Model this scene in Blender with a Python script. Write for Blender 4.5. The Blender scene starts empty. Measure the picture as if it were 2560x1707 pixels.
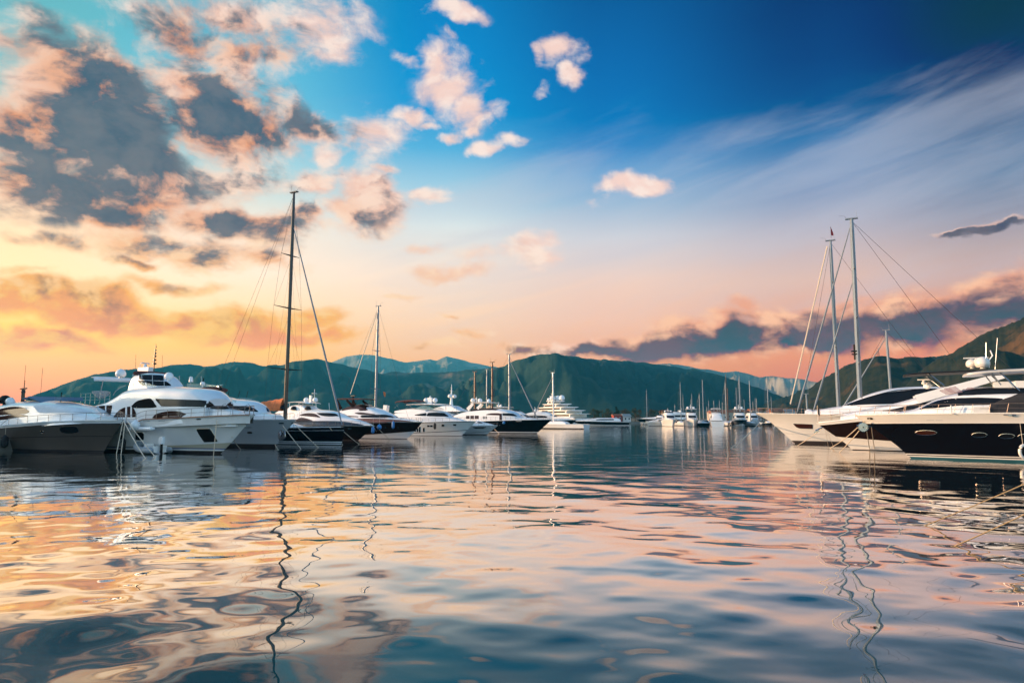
import bpy, bmesh, math, random
import numpy as np
from mathutils import Vector, Matrix, noise
from mathutils.bvhtree import BVHTree

S = bpy.context.scene
COL = S.collection
rad = math.radians

# ------------------------------------------------------------------ camera
CAM_H = 3.0
FPX = 1707.0                       # 24 mm lens on a 36 mm frame, in pixels of the photograph
PITCH = math.atan(192.0 / FPX)
cam_data = bpy.data.cameras.new("camera")
cam_data.lens = 24.0
cam_data.sensor_width = 36.0
cam_data.clip_start = 0.1
cam_data.clip_end = 60000.0
cam = bpy.data.objects.new("camera", cam_data)
COL.objects.link(cam)
cam.location = (0, 0, CAM_H)
cam.rotation_euler = (math.pi / 2 + PITCH, 0, 0)
S.camera = cam

S.view_settings.view_transform = 'Standard'
S.view_settings.look = 'None'
S.view_settings.exposure = 1.65
S.view_settings.gamma = 1.0
S.view_settings.use_curve_mapping = False
S.cycles.use_denoising = True
S.cycles.max_bounces = 6
S.cycles.glossy_bounces = 4
S.cycles.diffuse_bounces = 2
S.cycles.volume_bounces = 0
S.cycles.caustics_reflective = False
S.cycles.caustics_refractive = False
S.cycles.sample_clamp_indirect = 4.0

SUN_AZ, SUN_EL = -86.0, 8.5        # degrees; azimuth from the view axis, to the left
sun_data = bpy.data.lights.new("sun", 'SUN')
sun_data.energy = 3.2
sun_data.angle = rad(0.6)
sun_data.color = (1.0, 0.60, 0.33)
sun = bpy.data.objects.new("sun", sun_data)
COL.objects.link(sun)
_sd = Vector((math.sin(rad(SUN_AZ)) * math.cos(rad(SUN_EL)), math.cos(rad(SUN_AZ)) * math.cos(rad(SUN_EL)), math.sin(rad(SUN_EL))))
sun.rotation_euler = _sd.to_track_quat('Z', 'Y').to_euler()
sun.location = (-60, 20, 60)


def ray(X, Y):
    """direction of the line of sight through photograph pixel X, Y"""
    x = (X - 1280.0) / FPX
    up = (853.5 - Y) / FPX
    c, s = math.cos(PITCH), math.sin(PITCH)
    return Vector((x, c - up * s, up * c + s))


def ground(X, Y):
    d = ray(X, Y)
    t = -CAM_H / d.z
    return Vector((d.x * t, d.y * t, 0))


def azel(X, Y):
    d = ray(X, Y).normalized()
    return math.atan2(d.x, d.y), math.asin(d.z)


def lin(c):
    """sRGB 0-255 to linear"""
    return tuple(((v / 255.0) / 12.92 if v <= 10 else (((v / 255.0) + 0.055) / 1.055) ** 2.4) for v in c) + (1.0,)


# ------------------------------------------------------------------ sky
world = bpy.data.worlds.new("World")
S.world = world
world.use_nodes = True
wn = world.node_tree
wn.nodes.clear()


class NT:
    """small helper that writes shader maths as python calls"""
    def __init__(self, nt):
        self.nt = nt

    def node(self, t, **kw):
        n = self.nt.nodes.new(t)
        for k, v in kw.items():
            setattr(n, k, v)
        return n

    def put(self, sock, v):
        if isinstance(v, bpy.types.NodeSocket):
            self.nt.links.new(v, sock)
        else:
            sock.default_value = v

    def m(self, op, a, b=None, c=None, clamp=False):
        n = self.node('ShaderNodeMath', operation=op, use_clamp=clamp)
        self.put(n.inputs[0], a)
        if b is not None:
            self.put(n.inputs[1], b)
        if c is not None:
            self.put(n.inputs[2], c)
        return n.outputs[0]

    def v(self, op, a, b=None, c=None):
        n = self.node('ShaderNodeVectorMath', operation=op)
        self.put(n.inputs[0], a)
        if b is not None:
            self.put(n.inputs[1], b)
        if c is not None:
            self.put(n.inputs[2], c)
        return n.outputs['Value'] if op in ('DOT_PRODUCT', 'LENGTH') else n.outputs[0]

    def scale(self, a, f):
        n = self.node('ShaderNodeVectorMath', operation='SCALE')
        self.put(n.inputs[0], a)
        self.put(n.inputs['Scale'], f)
        return n.outputs[0]

    def mix(self, f, a, b, blend='MIX'):
        n = self.node('ShaderNodeMix', data_type='RGBA', blend_type=blend)
        self.put(n.inputs[0], f)
        self.put(n.inputs[6], a)
        self.put(n.inputs[7], b)
        return n.outputs[2]

    def step(self, x, a, b):
        n = self.node('ShaderNodeMapRange', interpolation_type='SMOOTHSTEP')
        self.put(n.inputs[0], x)
        self.put(n.inputs[1], a)
        self.put(n.inputs[2], b)
        return n.outputs[0]

    def comb(self, x, y, z=0.0):
        n = self.node('ShaderNodeCombineXYZ')
        self.put(n.inputs[0], x)
        self.put(n.inputs[1], y)
        self.put(n.inputs[2], z)
        return n.outputs[0]

    def noise(self, vec, scale, detail=6.0, rough=0.55, dist=0.0, lac=2.0):
        n = self.node('ShaderNodeTexNoise', noise_dimensions='3D')
        self.put(n.inputs['Vector'], vec)
        n.inputs['Scale'].default_value = scale
        n.inputs['Detail'].default_value = detail
        n.inputs['Roughness'].default_value = rough
        n.inputs['Lacunarity'].default_value = lac
        n.inputs['Distortion'].default_value = dist
        return n.outputs['Fac']

    def ramp(self, fac, stops, interp='LINEAR'):
        n = self.node('ShaderNodeValToRGB')
        r = n.color_ramp
        r.interpolation = interp
        while len(r.elements) < len(stops):
            r.elements.new(0.5)
        for e, (p, c) in zip(r.elements, stops):
            e.position = p
            e.color = c
        self.put(n.inputs[0], fac)
        return n.outputs[0]


W = NT(wn)
K = 1.0884                                   # sky notes were taken on a 2352 px wide view of the photograph
tc = W.node('ShaderNodeTexCoord').outputs['Generated']
sep = W.node('ShaderNodeSeparateXYZ')
W.put(sep.inputs[0], tc)
AZ = W.m('ARCTAN2', sep.outputs[0], sep.outputs[1])
EL = W.m('ARCSINE', sep.outputs[2])
ELMAX = rad(50)
elf = W.m('DIVIDE', EL, ELMAX, clamp=True)

# clear-sky colour: elevation ramps at six azimuths, blended sideways
cols = [
    (0, [(0, (108, 186, 196)), (120, (126, 196, 204)), (300, (170, 215, 215)), (450, (240, 225, 200)), (560, (255, 228, 188)), (640, (255, 232, 190)), (740, (255, 212, 132)), (800, (255, 200, 104)), (860, (254, 186, 80)), (920, (252, 168, 56)), (960, (240, 156, 50))]),
    (500, [(0, (88, 182, 208)), (150, (110, 196, 220)), (280, (128, 204, 224)), (400, (190, 222, 224)), (500, (246, 236, 220)), (620, (255, 238, 216)), (720, (255, 226, 178)), (800, (255, 206, 134)), (860, (253, 190, 106)), (960, (228, 165, 105))]),
    (1000, [(0, (10, 132, 196)), (120, (14, 142, 206)), (250, (36, 155, 214)), (340, (92, 180, 222)), (430, (165, 208, 228)), (520, (222, 232, 232)), (620, (253, 233, 214)), (720, (254, 221, 190)), (800, (250, 205, 166)), (860, (246, 190, 146)), (960, (210, 170, 140))]),
    (1400, [(0, (0, 98, 158)), (130, (0, 110, 175)), (260, (8, 122, 188)), (340, (60, 140, 200)), (400, (118, 170, 212)), (470, (158, 190, 216)), (550, (212, 214, 220)), (640, (242, 213, 198)), (740, (248, 202, 176)), (820, (243, 184, 150)), (960, (205, 160, 135))]),
    (1900, [(0, (0, 70, 120)), (130, (0, 80, 134)), (240, (10, 94, 150)), (310, (58, 124, 176)), (390, (112, 150, 190)), (470, (158, 172, 196)), (550, (198, 190, 196)), (640, (226, 196, 184)), (740, (232, 178, 156)), (820, (236, 166, 136)), (960, (195, 140, 120))]),
    (2350, [(0, (0, 48, 86)), (130, (0, 58, 102)), (240, (14, 84, 128)), (310, (50, 108, 150)), (390, (100, 136, 168)), (470, (146, 156, 174)), (560, (190, 176, 176)), (640, (212, 174, 160)), (730, (230, 164, 136)), (830, (232, 156, 124)), (960, (190, 130, 110))]),
]
prev, paz = None, None
for X, stops in cols:
    st = []
    for Y, c in stops:
        st.append((min(max(azel(X * K, Y * K)[1] / ELMAX, 0), 1), lin(c)))
    st.sort(key=lambda q: q[0])
    r = W.ramp(elf, st)
    a = azel(X * K, 700 * K)[0]
    prev = r if prev is None else W.mix(W.step(AZ, paz, a), prev, r)
    paz = a
SKYK = 2 ** -1.65                  # the exposure is +1.65, so the noted sky colours are scaled back by as much
gq = W.v('MULTIPLY', W.v('SUBTRACT', W.comb(AZ, EL), (rad(-48), rad(8.5), 0)), (1 / rad(24), 1 / rad(7), 0))
glow = W.m('POWER', 2.718, W.m('MULTIPLY', W.v('DOT_PRODUCT', gq, gq), -1.0))
clear = W.v('ADD', W.scale(prev, SKYK), W.scale((0.16, 0.050, 0.004), glow))     # brighter air round the low sun

# cirrus veil: long soft streaks that fan out over the right half
rot = W.node('ShaderNodeVectorRotate', rotation_type='Z_AXIS')
W.put(rot.inputs['Vector'], W.comb(AZ, EL))
rot.inputs['Angle'].default_value = rad(-13)
veil_n = W.noise(W.v('MULTIPLY', rot.outputs[0], (1.0, 6.5, 1.0)), 2.2, 7.0, 0.55, 0.5)
veil = W.step(veil_n, 0.34, 0.70)
veil_m = W.m('MULTIPLY', W.m('MULTIPLY', W.step(W.m('ADD', EL, W.m('MULTIPLY', W.m('SUBTRACT', veil_n, 0.5), -0.16)), rad(25.5), rad(19.5)), W.step(EL, rad(3), rad(11))), W.step(AZ, rad(-20), rad(-4)))
veil = W.m('MULTIPLY', W.m('MULTIPLY', veil, veil_m), 0.42)
clear = W.mix(veil, clear, W.scale(lin((200, 204, 216))[:3], SKYK))

# cumulus: a few placed masses broken up by fractal noise
P0 = W.comb(AZ, EL)
wp = W.node('ShaderNodeTexNoise', noise_dimensions='3D')
W.put(wp.inputs['Vector'], P0)
wp.inputs['Scale'].default_value = 11.0
wp.inputs['Detail'].default_value = 5.0
P = W.v('ADD', P0, W.v('MULTIPLY', W.v('SUBTRACT', wp.outputs['Color'], (0.5, 0.5, 0.5)), (0.10, 0.065, 0.0)))
# X, Y, rx, ry (photo pixels / K), amount, darkness
blobs = [
    (60, 120, 170, 60, .9, .8), (170, 200, 210, 110, 1.12, 1.15), (60, 310, 190, 120, 1.05, 1.1), (280, 320, 190, 120, 1.15, 1.25),
    (430, 110, 120, 90, 1.05, 1.15), (560, 130, 120, 60, .95, 1.1), (440, 190, 120, 60, .95, 1.05), (510, 290, 150, 95, 1.2, 1.3), (690, 293, 80, 38, .95, .9),
    (330, 30, 120, 40, .7, .3), (540, 40, 90, 55, .75, .1), (740, 80, 130, 80, .62, .05), (760, 130, 70, 30, .6, 0.),
    (120, 440, 250, 70, 1.1, 1.1), (330, 420, 260, 60, .95, .6), (520, 400, 160, 50, .85, .3), (230, 490, 150, 36, 1.0, 1.1), (560, 510, 180, 40, 1.05, 1.05), (430, 570, 240, 45, .85, .4), (600, 590, 70, 25, .9, .7), (310, 604, 60, 14, .9, .6),
    (120, 690, 250, 42, 1.45, .35), (340, 735, 260, 32, 1.4, .2), (580, 768, 230, 22, 1.0, .1), (60, 790, 130, 24, 1.25, .3), (410, 655, 110, 20, .8, .2), (720, 730, 90, 25, .65, .15), (120, 560, 130, 25, .75, .3), (60, 630, 90, 15, .7, .2),
    (860, 312, 72, 62, .98, .1), (930, 262, 40, 22, .85, .05), (745, 345, 40, 42, .8, .1), (715, 420, 55, 34, .92, .35), (850, 450, 82, 62, 1.0, .35), (780, 480, 60, 34, .9, .6), (700, 500, 50, 25, .9, .7), (885, 390, 40, 18, .75, .4),
    (1010, 150, 54, 53, 0.87, .05), (1040, 200, 72, 49, 0.93, .05), (1080, 260, 54, 44, 0.9, .1), (1130, 260, 40, 44, 0.71, .3), (920, 140, 45, 19, 0.66, .0), (1070, 300, 27, 18, 0.81, 0.), (1025, 312, 23, 16, 0.76, 0.), (1100, 347, 38, 18, 0.82, 0.), (1160, 330, 36, 18, 0.66, 0.), (970, 280, 27, 12, 0.62, 0.),
    (1300, 130, 47, 32, 0.95, .1), (1245, 135, 32, 21, 0.78, .15), (1318, 185, 25, 21, 0.81, .15), (1238, 205, 25, 13, 0.66, .1), (1035, 28, 65, 18, 0.74, .1), (1038, 82, 14, 14, 0.57, 0.),
    (1440, 418, 68, 24, 0.97, .0), (1370, 455, 31, 18, 0.74, 0.), (1500, 400, 32, 11, 0.57, 0.), (992, 442, 40, 23, 0.78, 0.),
    (1180, 575, 108, 35, 0.7, .0), (1230, 545, 72, 23, 0.68, 0.), (1050, 625, 99, 23, 0.63, .0), (975, 570, 54, 13, 0.59, 0.),
    (1070, 768, 65, 15, 0.9, .7), (1020, 728, 27, 7, 0.76, .5), (920, 680, 45, 9, 0.57, .2), (1000, 795, 63, 9, 0.71, .3),
    (1340, 808, 200, 17, 1.25, .9), (1580, 800, 160, 26, 1.25, .95), (1800, 772, 120, 40, 1.3, 1.0), (1500, 800, 200, 30, 1.15, .95), (1690, 778, 180, 46, 1.2, 1.0), (1900, 758, 180, 50, 1.25, 1.05), (2090, 738, 170, 54, 1.25, 1.05), (2260, 702, 170, 60, 1.25, 1.0), (2370, 690, 130, 60, 1.25, 1.0),
    (1712, 705, 34, 26, 1.0, .0), (1740, 730, 120, 26, 1.0, .15), (2150, 690, 50, 22, 1.05, .3), (2290, 655, 90, 26, 1.05, .1), (1560, 750, 50, 12, .7, .3), (1330, 800, 130, 18, .8, .5), (1940, 700, 60, 16, .85, .2),
    (2330, 509, 90, 9, .72, 2.2), (2230, 522, 80, 6, .55, 2.0),
    (-250, 300, 260, 300, .9, .6), (-500, 500, 300, 220, .8, .5), (2700, 640, 260, 60, 1.0, .7),
]
cov, drk = None, None
for X, Y, rx, ry, amt, dk in blobs:
    a, e = azel(X * K, Y * K)
    a2, _ = azel((X + rx) * K, Y * K)
    _, e2 = azel(X * K, (Y - ry) * K)
    q = W.v('MULTIPLY', W.v('SUBTRACT', P, (a, e, 0)), (1 / abs(a2 - a), 1 / abs(e2 - e), 0))
    g = W.m('POWER', 2.0, W.m('MULTIPLY', W.v('DOT_PRODUCT', q, q), -1.0))
    ga = W.m('MULTIPLY', g, amt)
    cov = ga if cov is None else W.m('SMOOTH_MAX', cov, ga, 0.12)
    if dk > 0:
        # the shaded belly of each cloud lies away from the sun
        sh = (0.16, 0.28) if X < 900 else (0.12, -0.40)
        q2 = W.v('MULTIPLY', W.v('SUBTRACT', P, (a + sh[0] * abs(a2 - a), e + sh[1] * abs(e2 - e), 0)), (1.05 / abs(a2 - a), 1.1 / abs(e2 - e), 0))
        gd = W.m('MULTIPLY', W.m('POWER', 2.0, W.m('MULTIPLY', W.v('DOT_PRODUCT', q2, q2), -1.0)), dk)
        drk = gd if drk is None else W.m('SMOOTH_MAX', drk, gd, 0.1)

squash = W.v('MULTIPLY', P0, (1.0, 1.5, 1.0))
warp = W.node('ShaderNodeTexNoise', noise_dimensions='3D')
W.put(warp.inputs['Vector'], squash)
warp.inputs['Scale'].default_value = 6.0
warp.inputs['Detail'].default_value = 4.0
wv = W.v('MULTIPLY', W.v('SUBTRACT', warp.outputs['Color'], (0.5, 0.5, 0.5)), (0.10, 0.07, 0.0))
q0 = W.v('ADD', squash, wv)
n1 = W.noise(q0, 8.0, 12.0, 0.61)
n3 = W.noise(W.v('ADD', q0, (3.1, 1.7, 0.4)), 14.0, 7.0, 0.6)
n2 = W.noise(W.v('ADD', q0, (-0.022, 0.010, 0.0)), 8.0, 9.0, 0.58)       # the same noise a step towards the sun
dens0 = W.m('ADD', W.m('MULTIPLY', cov, 0.86), W.m('ADD', W.m('MULTIPLY', W.m('SUBTRACT', n1, 0.5), 2.0), W.m('MULTIPLY', W.m('SUBTRACT', n3, 0.5), 0.7)))
dens = W.m('MULTIPLY', W.step(dens0, 0.17, 0.74), W.step(cov, 0.10, 0.32))
core = W.step(dens0, 0.42, 0.95)
side = W.m('MULTIPLY_ADD', W.m('SUBTRACT', n1, n2), 3.0, 0.5, clamp=True)          # 1 where the sun side thins out
right = W.m('MULTIPLY', W.step(AZ, rad(2), rad(10)), W.step(EL, rad(15), rad(11)))
dark = W.m('MULTIPLY', drk, W.m('ADD', W.m('MULTIPLY_ADD', right, 0.30, 0.40), W.m('MULTIPLY', core, 0.48)))
dark = W.m('SUBTRACT', dark, W.m('MULTIPLY', W.m('SUBTRACT', side, 0.5), 0.9))
dark = W.m('ADD', dark, W.m('MULTIPLY', W.m('SUBTRACT', n3, 0.5), W.m('SUBTRACT', 3.4, W.m('MULTIPLY', W.step(AZ, 0.0, rad(12)), 2.0))))
dark = W.m('MULTIPLY', W.step(dark, 0.10, 0.85), W.step(drk, 0.04, 0.25))
warm = W.m('MULTIPLY', W.step(AZ, rad(12), rad(-22)), W.step(EL, rad(22), rad(4)))
c_lit = W.mix(warm, lin((255, 234, 222)), lin((255, 204, 112)))
c_mid = W.mix(warm, lin((250, 216, 203)), lin((248, 172, 70)))
c_mid = W.mix(W.m('MULTIPLY', drk, W.step(AZ, rad(5), rad(-15)), clamp=True), c_mid, lin((228, 148, 104)))
c_mid = W.mix(W.m('MULTIPLY', warm, W.step(EL, rad(16), rad(6))), c_mid, lin((248, 168, 56)))
c_lit = W.mix(right, c_lit, lin((255, 206, 172)))
c_mid = W.mix(right, c_mid, lin((238, 176, 148)))
c_lit = W.mix(W.m('MULTIPLY', drk, W.step(AZ, rad(0), rad(-12)), clamp=True), c_lit, lin((254, 208, 178)))
c_drk = W.mix(W.m('MULTIPLY', warm, W.step(EL, rad(13), rad(6))), W.mix(W.step(n3, 0.34, 0.68), lin((66, 92, 114)), lin((112, 116, 126))), lin((210, 144, 80)))
ccol = W.mix(W.m('MULTIPLY', W.step(side, 0.34, 0.78), W.m('SUBTRACT', 1.0, W.m('MULTIPLY', W.m('MULTIPLY', drk, core), 0.55), clamp=True)), c_mid, c_lit)
ccol = W.scale(W.mix(dark, ccol, c_drk), SKYK)
sky_front = W.mix(W.m('MULTIPLY', dens, 0.96), clear, ccol)

# behind the camera and overhead: plain physical sky
nish = W.node('ShaderNodeTexSky', sky_type='NISHITA', sun_disc=False)
nish.sun_elevation = rad(SUN_EL)
nish.sun_rotation = rad(SUN_AZ)
nish.altitude = 0
nish.air_density = 1.0
nish.dust_density = 1.5
nish.ozone_density = 2.0
nsk = W.scale(nish.outputs[0], 0.15)
back = W.m('MAXIMUM', W.step(W.m('ABSOLUTE', AZ), rad(62), rad(100)), W.step(EL, rad(44), rad(68)))
# the sky lies beyond the harbour air, which dims it towards the horizon
HZ_D, HZ_FAR, HZ_TOP = 1.75e-4, 5900.0, 505.0
path = W.m('MINIMUM', W.m('MINIMUM', W.m('DIVIDE', HZ_FAR, W.m('MAXIMUM', W.m('COSINE', AZ), 0.2)), W.m('DIVIDE', 7500.0, W.m('MAXIMUM', W.m('ABSOLUTE', W.m('SINE', AZ)), 0.05))), W.m('DIVIDE', HZ_TOP, W.m('MAXIMUM', W.m('SINE', EL), 0.02)))
gain = W.m('EXPONENT', W.m('MULTIPLY', path, HZ_D))
HZ_GLOW = (0.027, 0.106, 0.126)
sky_front = W.v('MAXIMUM', W.v('SUBTRACT', W.scale(sky_front, gain), W.scale(HZ_GLOW, W.m('SUBTRACT', gain, 1.0))), (0.0, 0.0, 0.0))
sky = W.mix(back, sky_front, nsk)
bg = W.node('ShaderNodeBackground')
W.put(bg.inputs[0], sky)
bg.inputs[1].default_value = 1.0
wo = W.node('ShaderNodeOutputWorld')
wn.links.new(bg.outputs[0], wo.inputs[0])
world.cycles.sampling_method = 'MANUAL'
world.cycles.sample_map_resolution = 512


# ------------------------------------------------------------------ materials
MATS = {}


def mat(name, col, rough=0.4, metal=0.0, spec=0.5, coat=0.0, vary=0.0, vscale=3.0, bump=0.0, bscale=20.0, alpha=1.0, trans=0.0, ior=1.5):
    if name in MATS:
        return MATS[name]
    m = bpy.data.materials.new(name)
    m.use_nodes = True
    N = NT(m.node_tree)
    b = m.node_tree.nodes['Principled BSDF']
    b.inputs['Roughness'].default_value = rough
    b.inputs['Metallic'].default_value = metal
    b.inputs['IOR'].default_value = ior
    b.inputs['Coat Weight'].default_value = coat
    b.inputs['Coat Roughness'].default_value = 0.05
    b.inputs['Transmission Weight'].default_value = trans
    b.inputs['Alpha'].default_value = alpha
    c = tuple(col[:3]) + (1,)
    b.inputs['Base Color'].default_value = c
    if vary or bump:
        t = N.node('ShaderNodeTexCoord').outputs['Object']
        if vary:
            f = N.noise(t, vscale, 5.0, 0.6)
            N.put(b.inputs['Base Color'], N.mix(N.step(f, 0.3, 0.7), tuple(x * (1 - vary) for x in c[:3]) + (1,), tuple(min(1, x * (1 + vary)) for x in c[:3]) + (1,)))
        if bump:
            bn = N.node('ShaderNodeBump')
            bn.inputs['Strength'].default_value = bump
            bn.inputs['Distance'].default_value = 0.02
            N.put(bn.inputs['Height'], N.noise(t, bscale, 4.0, 0.6))
            N.put(b.inputs['Normal'], bn.outputs[0])
    MATS[name] = m
    return m


# ------------------------------------------------------------------ mesh helpers
def tag(o, label=None, cat=None, group=None, kind=None):
    if label:
        o['label'] = label
    if cat:
        o['category'] = cat
    if group:
        o['group'] = group
    if kind:
        o['kind'] = kind
    return o


def empty(name, loc, rz=0.0):
    o = bpy.data.objects.new(name, None)
    COL.objects.link(o)
    o.location = loc
    o.rotation_euler = (0, 0, rz)
    o.empty_display_size = 0.5
    return o


class MB:
    """collects shapes, then links them as one mesh object"""
    def __init__(self):
        self.v, self.f, self.mi = [], [], []

    def add(self, verts, faces, mi=0):
        o = len(self.v)
        self.v += [tuple(p) for p in verts]
        self.f += [tuple(i + o for i in f) for f in faces]
        self.mi += [mi] * len(faces) if isinstance(mi, int) else list(mi)
        return self

    def grid(self, pts, mi=0, close_u=False, flip=False):
        """pts[i][j] -> quads"""
        n, m = len(pts), len(pts[0])
        fs = []
        for i in range(n if close_u else n - 1):
            for j in range(m - 1):
                a, b = i * m + j, ((i + 1) % n) * m + j
                q = (a, b, b + 1, a + 1)
                fs.append(q[::-1] if flip else q)
        self.add([p for r in pts for p in r], fs, mi)
        return self

    def box(self, c, s, rz=0.0, mi=0, ry=0.0):
        M = Matrix.Translation(c) @ Matrix.Rotation(rz, 4, 'Z') @ Matrix.Rotation(ry, 4, 'Y')
        vs = [M @ Vector((x * s[0] / 2, y * s[1] / 2, z * s[2] / 2)) for x in (-1, 1) for y in (-1, 1) for z in (-1, 1)]
        self.add(vs, [(0, 1, 3, 2), (4, 6, 7, 5), (0, 4, 5, 1), (2, 3, 7, 6), (0, 2, 6, 4), (1, 5, 7, 3)], mi)
        return self

    def tube(self, pts, r, n=6, mi=0, cap=True):
        pts = [Vector(p) for p in pts]
        rs = r if isinstance(r, (list, tuple)) else [r] * len(pts)
        rings = []
        up = Vector((0, 0, 1))
        for i, p in enumerate(pts):
            d = (pts[min(i + 1, len(pts) - 1)] - pts[max(i - 1, 0)])
            d = d.normalized() if d.length > 1e-9 else Vector((0, 0, 1))
            a = d.cross(up if abs(d.z) < 0.95 else Vector((1, 0, 0))).normalized()
            b = d.cross(a).normalized()
            rings.append([p + a * (rs[i] * math.cos(2 * math.pi * k / n)) + b * (rs[i] * math.sin(2 * math.pi * k / n)) for k in range(n)])
        o = [q for rg in rings for q in rg]
        fs = []
        for i in range(len(rings) - 1):
            for k in range(n):
                fs.append((i * n + k, i * n + (k + 1) % n, (i + 1) * n + (k + 1) % n, (i + 1) * n + k))
        if cap:
            fs.append(tuple(range(n))[::-1])
            fs.append(tuple((len(rings) - 1) * n + k for k in range(n)))
        self.add(o, fs, mi)
        return self

    def lathe(self, prof, c=(0, 0, 0), n=16, axis='Z', mi=0, M=None):
        """prof: list of (radius, height)"""
        R = Matrix.Translation(c)
        if axis == 'X':
            R = R @ Matrix.Rotation(math.pi / 2, 4, 'Y')
        if axis == 'Y':
            R = R @ Matrix.Rotation(math.pi / 2, 4, 'X')
        if M is not None:
            R = R @ M
        rows = [[R @ Vector((r * math.cos(2 * math.pi * k / n), r * math.sin(2 * math.pi * k / n), h)) for r, h in prof] for k in range(n)]
        self.grid(rows, mi, close_u=True)
        return self

    def build_each(self, name, mats, parent=None):
        """one object for every connected piece"""
        par = list(range(len(self.v)))

        def find(i):
            while par[i] != i:
                par[i] = par[par[i]]
                i = par[i]
            return i
        for f in self.f:
            for i in f[1:]:
                par[find(i)] = find(f[0])
        groups = {}
        for f, mi in zip(self.f, self.mi):
            groups.setdefault(find(f[0]), []).append((f, mi))
        for g in groups.values():
            q = MB()
            ids = sorted({i for f, _ in g for i in f})
            mp = {i: k for k, i in enumerate(ids)}
            q.add([self.v[i] for i in ids], [tuple(mp[i] for i in f) for f, _ in g], [mi for _, mi in g])
            q.build(name, mats, parent)

    def build(self, name, mats, parent=None, smooth=35, label=None):
        me = bpy.data.meshes.new(name)
        me.from_pydata(self.v, [], self.f)
        me.validate()
        for mm in (mats if isinstance(mats, (list, tuple)) else [mats]):
            me.materials.append(mm)
        if len(me.polygons) == len(self.mi):
            me.polygons.foreach_set('material_index', self.mi)
        me.polygons.foreach_set('use_smooth', [True] * len(me.polygons))
        bm = bmesh.new()
        bm.from_mesh(me)
        bmesh.ops.remove_doubles(bm, verts=bm.verts, dist=0.0005)
        bmesh.ops.recalc_face_normals(bm, faces=bm.faces)
        bm.to_mesh(me)
        bm.free()
        me.set_sharp_from_angle(angle=rad(smooth))
        o = bpy.data.objects.new(name, me)
        COL.objects.link(o)
        if parent is not None:
            o.parent = parent
        if label:
            o['label'] = label
        return o


def dome(r, h=1.0, n=8):
    return [(r * math.cos(math.pi / 2 * i / n), r * h * math.sin(math.pi / 2 * i / n)) for i in range(n + 1)]


# ------------------------------------------------------------------ water
def smoothstep(x, a, b):
    t = np.clip((x - a) / (b - a), 0, 1)
    return t * t * (3 - 2 * t)


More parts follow.
